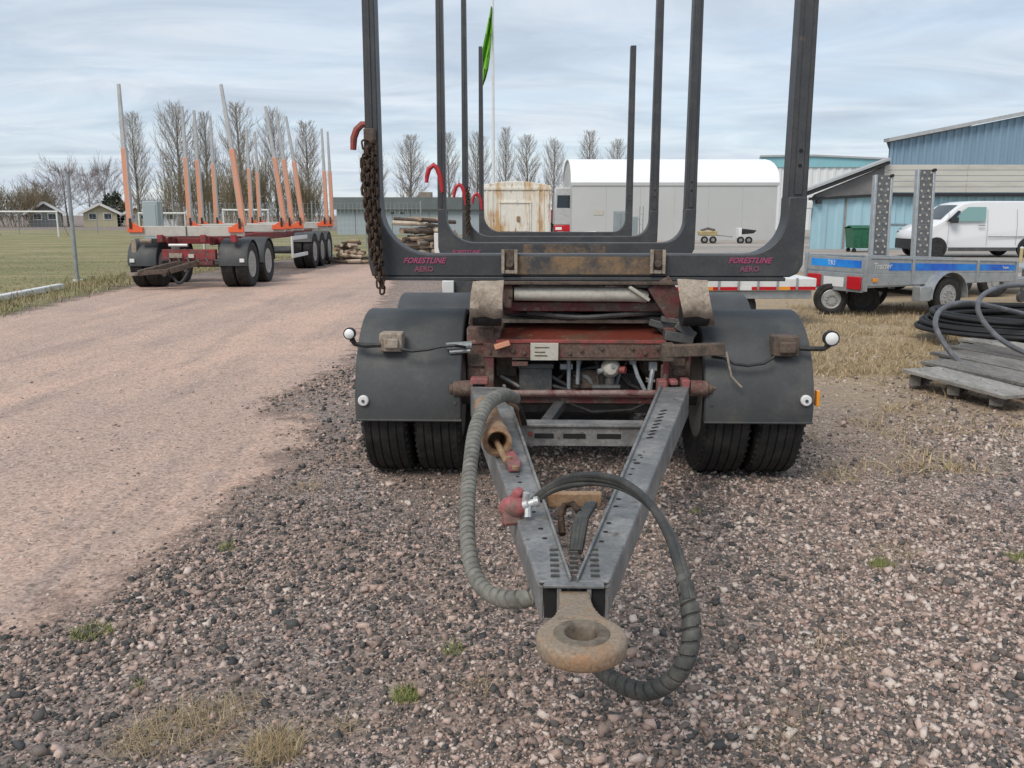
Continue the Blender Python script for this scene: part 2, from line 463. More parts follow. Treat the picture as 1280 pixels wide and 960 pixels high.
def gravel_bed_mat():
    m, nt, b, out = newmat('gravel_bed')
    p = pos(nt)
    wob = N(nt, 'ShaderNodeTexNoise', Scale=40.0, Detail=2.0); nt.links.new(p, wob.inputs['Vector'])
    va = N(nt, 'ShaderNodeVectorMath', operation='MULTIPLY_ADD'); va.inputs[1].default_value = (.02, .02, 0)
    nt.links.new(wob.outputs['Color'], va.inputs[0]); nt.links.new(p, va.inputs[2])
    v = N(nt, 'ShaderNodeTexVoronoi', Scale=46.0); nt.links.new(va.outputs[0], v.inputs['Vector'])
    v2 = N(nt, 'ShaderNodeTexVoronoi', Scale=110.0); nt.links.new(va.outputs[0], v2.inputs['Vector'])
    sp = N(nt, 'ShaderNodeSeparateXYZ'); nt.links.new(v.outputs['Color'], sp.inputs[0])
    sp2 = N(nt, 'ShaderNodeSeparateXYZ'); nt.links.new(v2.outputs['Color'], sp2.inputs[0])
    c1 = ramp(nt, sp.outputs[0], STONE); c2 = ramp(nt, sp2.outputs[0], STONE)
    big = ramp(nt, noise(nt, p, .8, 5), [(.42, 0.0), (.60, 1.0)])
    c = mix(nt, ramp(nt, noise(nt, p, 9, 4), [(.4, 0.0), (.6, 1.0)]), c1, c2)
    dirt = mix(nt, ramp(nt, noise(nt, p, 12, 4), [(.35, 0.0), (.65, 1.0)]), (.215, .172, .140), (.13, .112, .098))
    c = mix(nt, ramp(nt, noise(nt, p, 1.4, 5), [(.42, .18), (.64, .65)]), c, dirt)
    tone = ramp(nt, noise(nt, p, .7, 4), [(.35, (.78, .82, .86)), (.65, (1.12, 1.03, .98))])
    c = mix(nt, 1.0, c, tone, 'MULTIPLY')
    # right of the trailer the bed is browner and straw-littered
    sx = N(nt, 'ShaderNodeSeparateXYZ'); nt.links.new(p, sx.inputs[0])
    mr = N(nt, 'ShaderNodeMapRange'); mr.inputs[1].default_value = 1.2; mr.inputs[2].default_value = 3.0; nt.links.new(sx.outputs[0], mr.inputs[0])
    my = N(nt, 'ShaderNodeMapRange'); my.inputs[1].default_value = 4.6; my.inputs[2].default_value = 9.0; nt.links.new(sx.outputs[1], my.inputs[0])
    mm = N(nt, 'ShaderNodeMath', operation='MULTIPLY'); nt.links.new(mr.outputs[0], mm.inputs[0]); nt.links.new(my.outputs[0], mm.inputs[1])
    st = N(nt, 'ShaderNodeMath', operation='MULTIPLY'); nt.links.new(mm.outputs[0], st.inputs[0])
    nt.links.new(ramp(nt, noise(nt, p, 1.7, 6, .7), [(.25, .4), (.50, 1.0)]), st.inputs[1])
    straw = mix(nt, ramp(nt, noise(nt, p, 14, 5, .7), [(.35, 0.0), (.65, 1.0)]), (.25, .18, .115), (.43, .33, .205))
    c = mix(nt, st.outputs[0], c, straw)
    nt.links.new(c, b.inputs['Base Color']); b.inputs['Roughness'].default_value = .95
    h = N(nt, 'ShaderNodeMath', operation='ADD'); nt.links.new(v.outputs['Distance'], h.inputs[0]); nt.links.new(v2.outputs['Distance'], h.inputs[1])
    bump(nt, b, h.outputs[0], -.8, .02)
    return m


def edged(nt, b, out, soft, nscale, namp):      # alpha from the distance-to-edge attribute, broken up by noise
    a = N(nt, 'ShaderNodeAttribute', attribute_name='edge')
    n = noise(nt, pos(nt), nscale, 7, .7)
    s = N(nt, 'ShaderNodeMath', operation='MULTIPLY_ADD'); s.inputs[1].default_value = namp
    sub = N(nt, 'ShaderNodeMath', operation='SUBTRACT'); sub.inputs[1].default_value = .5; nt.links.new(n, sub.inputs[0])
    nt.links.new(sub.outputs[0], s.inputs[0]); nt.links.new(a.outputs['Fac'], s.inputs[2])
    mr = N(nt, 'ShaderNodeMapRange'); mr.inputs[1].default_value = -soft; mr.inputs[2].default_value = soft
    nt.links.new(s.outputs[0], mr.inputs[0]); nt.links.new(mr.outputs[0], b.inputs['Alpha'])


def road_mat():
    m, nt, b, out = newmat('pink_dirt')
    p = pos(nt)
    # wheel tracks run along the road towards the left trailer
    mp = N(nt, 'ShaderNodeMapping'); mp.inputs['Rotation'].default_value = (0, 0, R(12)); mp.inputs['Scale'].default_value = (1.0, .16, 1)
    g = N(nt, 'ShaderNodeNewGeometry'); nt.links.new(g.outputs['Position'], mp.inputs['Vector'])
    tr = noise(nt, mp.outputs[0], .75, 6, .62)
    c = mix(nt, ramp(nt, tr, [(.42, 0.0), (.58, 1.0)]), (.55, .375, .29), (.44, .315, .252))
    c = mix(nt, ramp(nt, noise(nt, mp.outputs[0], 1.1, 7, .7), [(.52, 0.0), (.70, .8)]), c, (.25, .20, .175))
    c = mix(nt, ramp(nt, noise(nt, p, 1.2, 6, .7), [(.5, 0.0), (.75, .5)]), c, (.30, .24, .215))
    v = N(nt, 'ShaderNodeTexVoronoi', Scale=75.0); nt.links.new(p, v.inputs['Vector'])
    sp = N(nt, 'ShaderNodeSeparateXYZ'); nt.links.new(v.outputs['Color'], sp.inputs[0])
    c = mix(nt, 1.0, c, ramp(nt, sp.outputs[0], [(0, .62), (.3, .88), (.7, 1.05), (1, 1.3)]), 'MULTIPLY')
    v3 = N(nt, 'ShaderNodeTexVoronoi', Scale=44.0); nt.links.new(p, v3.inputs['Vector'])
    sp3 = N(nt, 'ShaderNodeSeparateXYZ'); nt.links.new(v3.outputs['Color'], sp3.inputs[0])
    c = mix(nt, ramp(nt, sp3.outputs[1], [(.88, 0.0), (.9, .45)], 'LINEAR'), c, ramp(nt, sp3.outputs[0], STONE))
    nt.links.new(c, b.inputs['Base Color']); b.inputs['Roughness'].default_value = .95
    bump(nt, b, v.outputs['Distance'], -.5, .012)
    edged(nt, b, out, .13, 3.0, 1.3)
    return m


def field_mat():
    m, nt, b, out = newmat('worn_grass')
    p = pos(nt)
    c = mix(nt, ramp(nt, noise(nt, pos(nt, .35, 1, 1), .5, 6, .65), [(.38, 0.0), (.62, 1.0)]), (.185, .19, .075), (.35, .295, .16))
    c = mix(nt, ramp(nt, noise(nt, p, 3, 6, .7), [(.45, 0.0), (.7, .8)]), c, (.16, .145, .065))
    c = mix(nt, ramp(nt, noise(nt, p, 24, 4, .7), [(.5, 0.0), (.7, .6)]), c, (.36, .30, .17))
    nt.links.new(c, b.inputs['Base Color']); b.inputs['Roughness'].default_value = 1
    bump(nt, b, noise(nt, p, 18, 5, .7), .8, .06)
    edged(nt, b, out, .25, 1.6, 2.4)
    return m


def yard_mat():
    m, nt, b, out = newmat('pale_asphalt')
    p = pos(nt)
    c = mix(nt, ramp(nt, noise(nt, pos(nt, .3, 1, 1), .25, 6, .65), [(.4, 0.0), (.6, 1.0)]), (.26, .245, .225), (.42, .35, .30))
    c = mix(nt, 1.0, c, ramp(nt, noise(nt, p, 30, 4, .7), [(.3, .85), (.7, 1.12)]), 'MULTIPLY')
    nt.links.new(c, b.inputs['Base Color']); b.inputs['Roughness'].default_value = .9
    edged(nt, b, out, .4, .8, 2.5)
    return m


def blade_mat(name, cols):
    m, nt, b, out = newmat(name)
    g = N(nt, 'ShaderNodeNewGeometry')
    k = len(cols)
    c = ramp(nt, g.outputs['Random Per Island'], [(i / (k - 1), q) for i, q in enumerate(cols)])
    nt.links.new(c, b.inputs['Base Color']); b.inputs['Roughness'].default_value = .8
    return m


M['stone'] = stone_mat(); M['grit'] = stone_mat('road_grit_stone', .24)
M['straw'] = blade_mat('dry_grass_blades', [(.47, .36, .21), (.38, .28, .15), (.56, .45, .29), (.28, .20, .12), (.33, .28, .14)])
M['greenblade'] = blade_mat('green_grass_blades', [(.15, .20, .045), (.22, .26, .07), (.34, .31, .14), (.12, .17, .04)])
M['verge'] = blade_mat('verge_grass_blades', [(.27, .24, .11), (.38, .31, .18), (.19, .185, .075), (.30, .21, .12), (.24, .22, .10)])


# ------------------------------------------------------------------ the ground
def poly_dist(px, py, poly):                    # signed distance, inside positive
    d = np.full(px.shape, 1e9); ins = np.zeros(px.shape, bool); n = len(poly)
    for i in range(n):
        ax, ay = poly[i]; bx, by = poly[(i + 1) % n]
        ex, ey = bx - ax, by - ay
        t = np.clip(((px - ax) * ex + (py - ay) * ey) / (ex * ex + ey * ey + 1e-12), 0, 1)
        d = np.minimum(d, np.hypot(px - ax - t * ex, py - ay - t * ey))
        with np.errstate(divide='ignore', invalid='ignore'):
            cr = ((ay > py) != (by > py)) & (px < ex * (py - ay) / (ey if abs(ey) > 1e-9 else 1e-9) + ax)
        ins ^= cr
    return np.where(ins, d, -d)


def sheet(name, poly, z, cell, margin, m):
    xs = [p[0] for p in poly]; ys = [p[1] for p in poly]
    x = np.arange(min(xs) - margin, max(xs) + margin + cell, cell); y = np.arange(min(ys) - margin, max(ys) + margin + cell, cell)
    X, Y = np.meshgrid(x, y)
    D = poly_dist(X, Y, poly)
    keep = D > -margin
    nx, ny = len(x), len(y)
    q = keep[:-1, :-1] & keep[1:, :-1] & keep[:-1, 1:] & keep[1:, 1:]
    jj, ii = np.nonzero(q)
    a = jj * nx + ii
    faces = np.stack([a, a + 1, a + nx + 1, a + nx], 1)
    used, inv = np.unique(faces, return_inverse=True)
    faces = inv.reshape(-1, 4)
    co = np.stack([X.ravel()[used], Y.ravel()[used], np.full(len(used), z)], 1)
    me = bpy.data.meshes.new(name)
    me.from_pydata(co.tolist(), [], faces.tolist())
    at_ = me.attributes.new('edge', 'FLOAT', 'POINT'); at_.data.foreach_set('value', D.ravel()[used].astype(np.float32))
    me.materials.append(m)
    o = bpy.data.objects.new(name, me); COL.objects.link(o)
    return tag(o, kind='structure')


g = MB()
g.add([(-900, -60, 0), (900, -60, 0), (900, 1500, 0), (-900, 1500, 0)], [(0, 1, 2, 3)])
tag(g.build('ground', gravel_bed_mat(), smooth=0), kind='structure')
P2 = lambda pts: [gr(a, b).xy[:] for a, b in pts]
ROAD = P2([(-30, 812), (110, 738), (255, 664), (345, 585), (392, 540), (380, 515), (330, 522), (350, 495), (430, 462), (455, 430), (470, 395), (490, 362), (500, 340), (475, 331),
           (425, 330), (330, 352), (240, 352), (165, 359), (100, 373), (0, 396)]) + [(-10.5, 13.2), (-14, 8), (-12, 2), (-3.5, 1.0)]
sheet('dirt_road', ROAD, .004, .25, .9, road_mat())
FIELD = [(-8.2, 13.6), (-8.5, 16.6), (-8.75, 19.5), (-8.9, 21), (-8.7, 24), (-8.3, 31), (-5.2, 31.5), (-3.5, 33), (-4, 60), (-3, 90), (-140, 90), (-140, 14), (-20, 8), (-12, 10)]
sheet('grass_field', FIELD, .008, .5, 1.6, field_mat())
YARD = [(1.5, 38), (4.5, 33), (8, 24), (10.5, 19.5), (30, 17), (70, 17), (70, 95), (1.5, 95)]
sheet('asphalt_yard', YARD, .004, .5, 1.6, yard_mat())


def np_mesh(name, V, T, m, kind='stuff', smooth=False):   # V (n,3), T (k,3) or (k,4)
    me = bpy.data.meshes.new(name)
    k = T.shape[1]
    me.vertices.add(len(V)); me.vertices.foreach_set('co', np.ascontiguousarray(V, np.float32).ravel())
    me.loops.add(T.size); me.loops.foreach_set('vertex_index', np.ascontiguousarray(T, np.int32).ravel())
    me.polygons.add(len(T)); me.polygons.foreach_set('loop_start', np.arange(0, T.size, k, dtype=np.int32))
    me.polygons.foreach_set('loop_total', np.full(len(T), k, np.int32))
    if smooth: me.polygons.foreach_set('use_smooth', np.ones(len(T), bool))
    me.update(calc_edges=True)
    me.materials.append(m)
    o = bpy.data.objects.new(name, me); COL.objects.link(o)
    return tag(o, kind=kind) if kind else o


BOX_V = np.array([(-1, -1, -1), (1, -1, -1), (1, 1, -1), (-1, 1, -1), (-1, -1, 1), (1, -1, 1), (1, 1, 1), (-1, 1, 1)], float)
BOX_T = np.array([(0, 2, 1), (0, 3, 2), (4, 5, 6), (4, 6, 7), (0, 1, 5), (0, 5, 4), (1, 2, 6), (1, 6, 5), (2, 3, 7), (2, 7, 6), (3, 0, 4), (3, 4, 7)])


def stones(name, x, y, r, m):                   # crushed rock: broken, sharp edged blocks
    n = len(x)
    V = BOX_V[None] * rng.uniform(.28, 1.0, (n, 8, 3)) * np.stack([rng.uniform(.75, 1.35, n), rng.uniform(.6, 1.1, n), rng.uniform(.45, .9, n)], 1)[:, None, :] * (r * 1.12)[:, None, None]
    q = rng.normal(0, 1, (n, 4)) * np.array([1, .28, .28, 1]); q /= np.linalg.norm(q, axis=1, keepdims=True)
    w, a, b, c = q.T
    Rm_ = np.stack([np.stack([1 - 2 * (b * b + c * c), 2 * (a * b - w * c), 2 * (a * c + w * b)], 1), np.stack([2 * (a * b + w * c), 1 - 2 * (a * a + c * c), 2 * (b * c - w * a)], 1),
                    np.stack([2 * (a * c - w * b), 2 * (b * c + w * a), 1 - 2 * (a * a + b * b)], 1)], 1)
    V = np.einsum('nij,nkj->nki', Rm_, V)
    V[..., 0] += x[:, None]; V[..., 1] += y[:, None]; V[..., 2] += (r * rng.uniform(-.05, .5, n))[:, None]
    T = (BOX_T[None] + (np.arange(n) * 8)[:, None, None]).reshape(-1, 3)
    return np_mesh(name, V.reshape(-1, 3), T, m)


def scatter(n, y0, y1, power, spread=.66, side=.8):
    y = y0 + (y1 - y0) * rng.uniform(0, 1, n) ** power
    x = rng.uniform(-1, 1, n) * (spread * y + side)
    return x, y


x, y = scatter(105000, 1.6, 10.0, 1.2)
dr = poly_dist(x, y, ROAD) + rng.normal(0, .10, len(x)) + .28 * np.sin(x * 5 + 1.3 * np.sin(y * 4.1)) * np.sin(y * 3.3)
keep = (dr < 0) & ~((x > 1.8 + .5 * np.sin(2.1 * y)) & (y > 6.4 + 1.1 * np.sin(1.9 * x + .8) + .5 * np.sin(4.3 * x)) & (rng.uniform(0, 1, len(x)) < .7))
def fines(x, y):                                # patches where fine dust has filled the stones in
    return .5 + .25 * np.sin(1.7 * x + 1.1 * np.sin(1.3 * y)) + .25 * np.sin(2.3 * y + 1.7 * np.sin(1.9 * x) + 1)


keep &= rng.uniform(0, 1, len(x)) < .18 + 1.05 * fines(x, y)
x, y = x[keep], y[keep]
r = np.clip(rng.lognormal(math.log(.0072), .40, len(x)), .0035, .022) * (1 + .02 * y)
stones('gravel_stones', x, y, r, M['stone'])
x, y = scatter(75000, 1.6, 6.0, 1.15)
dr = poly_dist(x, y, ROAD) + rng.normal(0, .12, len(x)) + .28 * np.sin(x * 5 + 1.3 * np.sin(y * 4.1)) * np.sin(y * 3.3)
x, y = x[dr < .1], y[dr < .1]
stones('gravel_chips', x, y, np.clip(rng.lognormal(math.log(.0042), .3, len(x)), .0025, .008), M['stone'])
x, y = scatter(12000, 1.8, 9, 1.2)
keep = poly_dist(x, y, ROAD) > -.1
x, y = x[keep], y[keep]
stones('road_grit', x, y, np.clip(rng.lognormal(math.log(.005), .4, len(x)), .003, .016), M['grit'])


def blades(name, x, y, h, w, m, lean=.5, z0=0.0):
    n = len(x)
    a = rng.uniform(0, 2 * np.pi, n); la = rng.uniform(0, 2 * np.pi, n); l = np.abs(rng.normal(0, lean, n))
    dx, dy = np.cos(a) * w / 2, np.sin(a) * w / 2
    lx, ly = np.cos(la) * l * h, np.sin(la) * l * h
    hz = h / np.sqrt(1 + l * l)
    Z = np.full(n, z0)
    V = np.stack([np.stack([x - dx, y - dy, Z], 1), np.stack([x + dx, y + dy, Z], 1),
                  np.stack([x + dx * .8 + lx * .4, y + dy * .8 + ly * .4, Z + hz * .6], 1), np.stack([x - dx * .8 + lx * .4, y - dy * .8 + ly * .4, Z + hz * .6], 1),
                  np.stack([x + lx, y + ly, Z + hz * .95], 1)], 1).reshape(-1, 3)
    o = np.arange(n) * 5
    T = np.concatenate([np.stack([o, o + 1, o + 2], 1), np.stack([o, o + 2, o + 3], 1), np.stack([o + 3, o + 2, o + 4], 1)])
    return np_mesh(name, V, T, m)


def clump(cx, cy, rad, n):
    a = rng.uniform(0, 2 * np.pi, n); q = rad * np.sqrt(rng.uniform(0, 1, n))
    return cx + np.cos(a) * q, cy + np.sin(a) * q


# straw on the right, round the pallet and along the trailers
cl = []
for _ in range(420):
    px = random.uniform(985, 1330); py = random.uniform(383, 470) ** 1
    p = gr(px, py)
    cl.append(clump(p.x, p.y, random.uniform(.1, .4), random.randint(20, 60)))
for _ in range(60):
    p = gr(random.uniform(1010, 1290), random.uniform(440, 600)); cl.append(clump(p.x, p.y, random.uniform(.05, .2), random.randint(10, 30)))
x = np.concatenate([c[0] for c in cl]); y = np.concatenate([c[1] for c in cl])
blades('dry_grass', x, y, rng.uniform(.03, .12, len(x)), rng.uniform(.004, .011, len(x)), M['straw'], 1.6)
# tufts in the gravel
cl = []
for px, py, rad, n in ((225, 915, .15, 420), (170, 932, .09, 160), (345, 938, .085, 650), (270, 900, .12, 180), (310, 880, .07, 60), (600, 862, .06, 60), (430, 912, .035, 50), (385, 610, .10, 90), (1115, 690, .13, 160),
                       (1130, 515, .15, 120), (1035, 590, .2, 120), (1275, 515, .2, 120), (970, 935, .07, 60), (1045, 815, .12, 60), (1000, 900, .1, 60)):
    p = gr(px, py); cl.append(clump(p.x, p.y, rad, n))
x = np.concatenate([c[0] for c in cl]); y = np.concatenate([c[1] for c in cl])
blades('straw_tufts', x, y, rng.uniform(.02, .085, len(x)), rng.uniform(.0012, .003, len(x)), M['straw'], 1.6)
cl = []
for px, py, rad, n in ((508, 872, .045, 260), (115, 792, .075, 240), (1102, 708, .055, 260), (283, 686, .04, 70), (565, 815, .04, 60), (1272, 700, .06, 130), (175, 860, .03, 40), (870, 640, .04, 40)):
    p = gr(px, py); cl.append(clump(p.x, p.y, rad, n))
x = np.concatenate([c[0] for c in cl]); y = np.concatenate([c[1] for c in cl])
blades('green_tufts', x, y, rng.uniform(.015, .05, len(x)), rng.uniform(.002, .004, len(x)), M['greenblade'], .9)
# the verge of the field
n = 60000
x = rng.uniform(-24, -5, n); y = 13 + 26 * rng.uniform(0, 1, n) ** 1.4
d = poly_dist(x, y, FIELD) + rng.normal(0, .25, n)
keep = (d > .05) & (rng.uniform(0, 1, n) < np.where(d < 1.6, 1, .40 * np.clip((39 - y) / 18, 0, 1))) & ~((np.abs(x + 7.05) < 1.35) & (y > 18.2) & (y < 31)); x, y, d = x[keep], y[keep], d[keep]
blades('verge_grass', x, y, rng.uniform(.03, .10, len(x)) * np.where(d < 1.3, 2.1, .55), rng.uniform(.010, .024, len(x)), M['verge'], .8, .006)


# ------------------------------------------------------------------ wheels and fenders, shared by both log trailers
def tyre_mesh(w, r, rim_r):
    b = MB()
    h = w / 2
    prof = [(-h * .80, rim_r), (-h * .98, rim_r + (r - rim_r) * .45), (-h * .96, r - .045), (-h * .84, r - .010), (-h * .80, r)]
    for gx in (-.52, -.18, .18, .52):
        prof += [(h * gx - .0045, r), (h * gx - .0035, r - .008), (h * gx + .0035, r - .008), (h * gx + .0045, r)]
    prof += [(h * .80, r), (h * .84, r - .010), (h * .96, r - .045), (h * .98, rim_r + (r - rim_r) * .45), (h * .80, rim_r)]
    b.lathe(prof, (0, 0, 0), (1, 0, 0), 56, closed=True)
    # shoulder lugs
    for k in range(56):
        a = 2 * math.pi * (k + .5) / 56
        for sgn in (-1, 1):
            u = Vector((0, math.cos(a), math.sin(a))); t = Vector((0, -math.sin(a), math.cos(a)))
            p = u * (r - .004)
            b.bar(p + Vector((sgn * h * .60, 0, 0)), p + Vector((sgn * h * .93, 0, 0)) - u * .018, .017, .014, up=u)
    return b


def rim_mesh(w, r, deep):
    b = MB()
    h = w / 2
    b.lathe([(-h * .8, r), (-h * .8, r - .02), (-h * .3, r - .04), (h * (1 - deep) - h * .2, r - .06), (h * (1 - deep) - h * .2, r * .55), (h * .55, r * .42), (h * .72, r * .40), (h * .72, 0)], (0, 0, 0), (1, 0, 0), 32)
    b.lathe([(h * .8, r + .004), (h * .86, r - .006), (h * .8, r - .022), (h * .2, r - .045)], (0, 0, 0), (1, 0, 0), 32)
    for k in range(10):
        a = 2 * math.pi * k / 10
        c = Vector((h * .55, math.cos(a) * r * .5, math.sin(a) * r * .5))
        b.tube([c, c + Vector((.05, 0, 0))], .014, 6)
    return b


def add_wheel(parent, x, y, z, w, r, rim_r, side, tcache={}):
    key = (w, r, rim_r)
    if key not in tcache:
        t = tyre_mesh(w, r, rim_r).build('tyre', M['tyre'], None, smooth=30)
        q = rim_mesh(w, rim_r, .35).build('rim', M['rim'], None, smooth=30)
        tcache[key] = (t.data, q.data); bpy.data.objects.remove(t); bpy.data.objects.remove(q)
    tm, rm = tcache[key]
    rot = (random.uniform(0, 6), 0, 0) if side > 0 else (random.uniform(0, 6), 0, math.pi)
    o = part('wheel', tm, None, parent, (x, y, z), rot)
    part('rim', rm, None, o)
    return o


def fender(parent, xc, w, yc, zc, rad, a0, a1, m, lip=.03, name='fender'):
    b = MB()
    rows = []
    n = 22
    for i in range(n + 1):
        a = R(a0 + (a1 - a0) * i / n)           # 180 = towards the camera, 90 = top
        cy, cz = math.cos(a), math.sin(a)
        row = []
        for t, dr in ((-.5, -lip), (-.497, -.008), (-.48, 0), (-.16, .0), (.16, .0), (.48, 0), (.497, -.008), (.5, -lip)):
            row.append((xc + t * w, yc + cy * (rad + dr), zc + cz * (rad + dr)))
        rows.append(row)
    b.sheet(rows, .006)
    return b.build(name, m, parent, smooth=50)


# ------------------------------------------------------------------ the log trailer in front
TX, TY, TR = .40, 5.0, R(-1.8)
trailer = thing('log_trailer', 'dark grey empty log trailer with tall stakes, its drawbar pointing at the viewer', 'log trailer', (TX, TY, 0), TR, 'timber trailers parked on the gravel yard')
_c, _s = math.cos(TR), math.sin(TR)


def to_l(p):
    x, y = p[0] - TX, p[1] - TY
    return Vector((_c * x + _s * y, -_s * x + _c * y, p[2]))


def L(px, py, yl):                              # point on the trailer's cross plane at local distance yl
    d = ray(px, py)
    t = (yl - _s * TX + _c * TY) / (-_s * d.x + _c * d.y)
    return to_l((d.x * t, d.y * t, H + d.z * t))


def LW(px, py, Y): return to_l(at(px, py, Y))


def bunk(yl, dz, mud, fl=.27, fr=.22):
    zb, zt = 1.228 + dz, 1.357 + dz
    xo, xi = 1.262, 1.155
    pts = [(-xo + .05, zb), (xo - .075, zb), (xo - .03, zb + .02), (xo - .004, zb + .07), (xo, zb + .45), (xi, zb + .45)]
    for k in range(9):                          # right inner fillet
        a = R(90 * k / 8); pts.append((xi - fr * .95 * (1 - math.cos(a)), zt + fr * 1.0 * (1 - math.sin(a))))
    for k in range(9):
        a = R(90 - 90 * k / 8); pts.append((-xi + fl * (1 - math.cos(a)), zt + fl * (1 - math.sin(a))))
    pts += [(-xi, zb + .45), (-xo + .03, zb + .45), (-xo + .03, zb + .08)]
    b = MB(); b.prism([(x, 0, z) for x, z in pts], (0, yl, 0), (0, yl + .16, 0))
    o = b.build('bunk', M['bunk'], trailer, bevel=.008)
    # folded lip along the foot of the beam and a muddy wear plate in the middle
    lip = MB(); lip.box(-1.16, 1.16, yl - .018, yl + .17, zb - .022, zb - .001); lip.build('bunk_lip', M['bunk'], o, bevel=.004)
    if mud:
        w = MB(); w.box(-.40, .40, yl - .006, yl + .02, zb + .012, zt - .014); w.build('wear_plate', M['bunk_mud'], o, bevel=.003)
    for sx in (-1, 1):
        s = MB()
        xb0, xb1 = (xi, xo) if sx > 0 else (-xo + .03, -xi)
        s.prism([(xb0, yl + .012, zb + .44), (xb1, yl + .012, zb + .44), (xb1 - .008, yl + .012, 4.23 + dz), (xb0 + .012, yl + .012, 4.23 + dz)], (0, 0, 0), (0, .13, 0))
        st = s.build('stake', M['bunk'], trailer, bevel=.006)
        e = MB(); e.box(min(xb0, xb1) + .03, max(xb0, xb1) - .03, yl + .006, yl + .02, zb + .46, 4.1 + dz)
        e.build('stake_rib', M['bunk'], st, bevel=.004)
        for hz in (zb + .62, zb + .70):
            h = MB(); h.tube([((xb0 + xb1) / 2, yl + .004, hz), ((xb0 + xb1) / 2, yl + .02, hz)], .011, 8); h.build('painted_bolt_hole', M['hole'], st)  # dark plug painted as the shade of a hole
    return o


bunks = [bunk(0, 0, True), bunk(3.5, -.045, True), bunk(6.2, -.05, False), bunk(9.3, -.055, False)]
for sx, px in ((-1, 530), (1, 937)):
    p = L(px, 326, -.004); text('lettering', 'FORESTLINE', M['pink'], bunks[0], (p.x, p.y, p.z), (R(90), 0, 0), .044, .35)
    p = L(px, 336.5, -.004); text('lettering', 'AERO', M['pinkfaded'], bunks[0], (p.x, p.y, p.z), (R(90), 0, 0), .042, 0)
p = L(582, 314, 3.49); text('lettering', 'FORESTLINE', M['pink'], bunks[1], (p.x, 3.49, p.z - .01), (R(90), 0, 0), .05, .35)
# pocket brackets on the first bunk
for px in (637, 822):
    p0, p1 = L(px - 10, 342, -.02), L(px + 10, 312, -.02)
    b = MB(); b.box(p0.x, p1.x, -.022, -.004, p0.z, p1.z)
    br = b.build('bunk_bracket', M['mudbrown'], bunks[0], bevel=.004)
    b = MB()
    b.box(p0.x, p0.x + .018, -.045, -.022, p0.z, p1.z); b.box(p1.x - .018, p1.x, -.045, -.022, p0.z, p1.z); b.box(p0.x + .018, p1.x - .018, -.036, -.022, p0.z, p0.z + .02)
    b.build('bracket_flange', M['tan'], br, bevel=.003)
    b = MB(); b.tube([((p0.x + p1.x) / 2, -.05, (p0.z + p1.z) / 2 - .01), ((p0.x + p1.x) / 2, -.02, (p0.z + p1.z) / 2 - .01)], .022, 8); b.build('bracket_bolt', M['mudbrown'], br)

# hooks for the lashing on the left stakes
for yl, z0, dz, rusty in ((.06, 2.08, 0, True), (3.56, 2.03, 0, False), (6.26, 1.94, 0, False), (9.36, 1.90, 0, False)):
    b = MB(); x0 = -1.215
    if rusty:
        pts = [(x0 + .01, yl - .02, z0 + .0), (x0 - .035, yl - .03, z0 - .002), (x0 - .065, yl - .03, z0 - .03), (x0 - .083, yl - .03, z0 - .075), (x0 - .088, yl - .03, z0 - .14)]
        b.tube(pts, [.018, .019, .02, .02, .017], 8)
    else:
        pts = [(x0 + .03, yl - .04, z0 - .24), (x0 + .015, yl - .05, z0 - .1), (x0 - .01, yl - .05, z0 - .02), (x0 - .05, yl - .05, z0 + .015), (x0 - .095, yl - .05, z0 - .02), (x0 - .115, yl - .05, z0 - .09), (x0 - .12, yl - .05, z0 - .15)]
        b.tube(pts, [.02, .024, .026, .026, .025, .022, .016], 8)
    b.build('lashing_hook', M['hookrust'] if rusty else M['hook'], trailer)

# fenders, wheels, axles
AX = (.33, 1.66, 7.55, 8.9)
for i, ya in enumerate(AX):
    for sx in (-1, 1):
        xc = sx * 1.0 + .008
        f = fender(trailer, xc, .615, ya, .485 - (.02 if i == 1 else 0), .522, 188, 4, M['fender'])
        for dx in (-.155, .155):
            add_wheel(trailer, xc - .0 + dx, ya, .475, .285, .478, .285, sx)
        a_ = R(188); b = MB(); yy, zz = ya + math.cos(a_) * .522, .485 - (.02 if i == 1 else 0) + math.sin(a_) * .522
        b.tube([(xc - .306, yy + .004, zz + .004), (xc + .306, yy + .004, zz + .004)], .0075, 8); b.build('rolled_edge', M['fender'], f)
        for rx in (-.27, .27):
            b = MB(); b.lathe([(-.006, 0), (-.005, .010), (.004, .012)], (xc + rx, ya - .52, .52), (0, 1, 0), 10); b.build('rivet', M['steeldark'], f)
        if i == 0:
            q = L(454 if sx < 0 else 1008, 501, ya - .53)
            b = MB(); b.lathe([(-.016, .0), (-.016, .026), (-.010, .031), (.012, .031)], (q.x, ya - .522, q.z), (0, 1, 0), 20); rf = b.build('reflector', M['white'], f)
            b = MB(); b.lathe([(-.022, 0), (-.022, .009), (-.015, .009)], (q.x, ya - .522, q.z), (0, 1, 0), 12); b.build('reflector_screw', M['steeldark'], rf)
    b = MB(); b.tube([(-1.2, ya, .475), (1.2, ya, .475)], .075, 12); b.build('axle', M['steeldark'], trailer)
p = L(1021, 498, -.15)
b = MB(); b.box(p.x - .006, p.x + .012, p.y - .02, p.y + .03, p.z - .045, p.z + .045); b.build('side_reflector', M['amber'], trailer, bevel=.003)

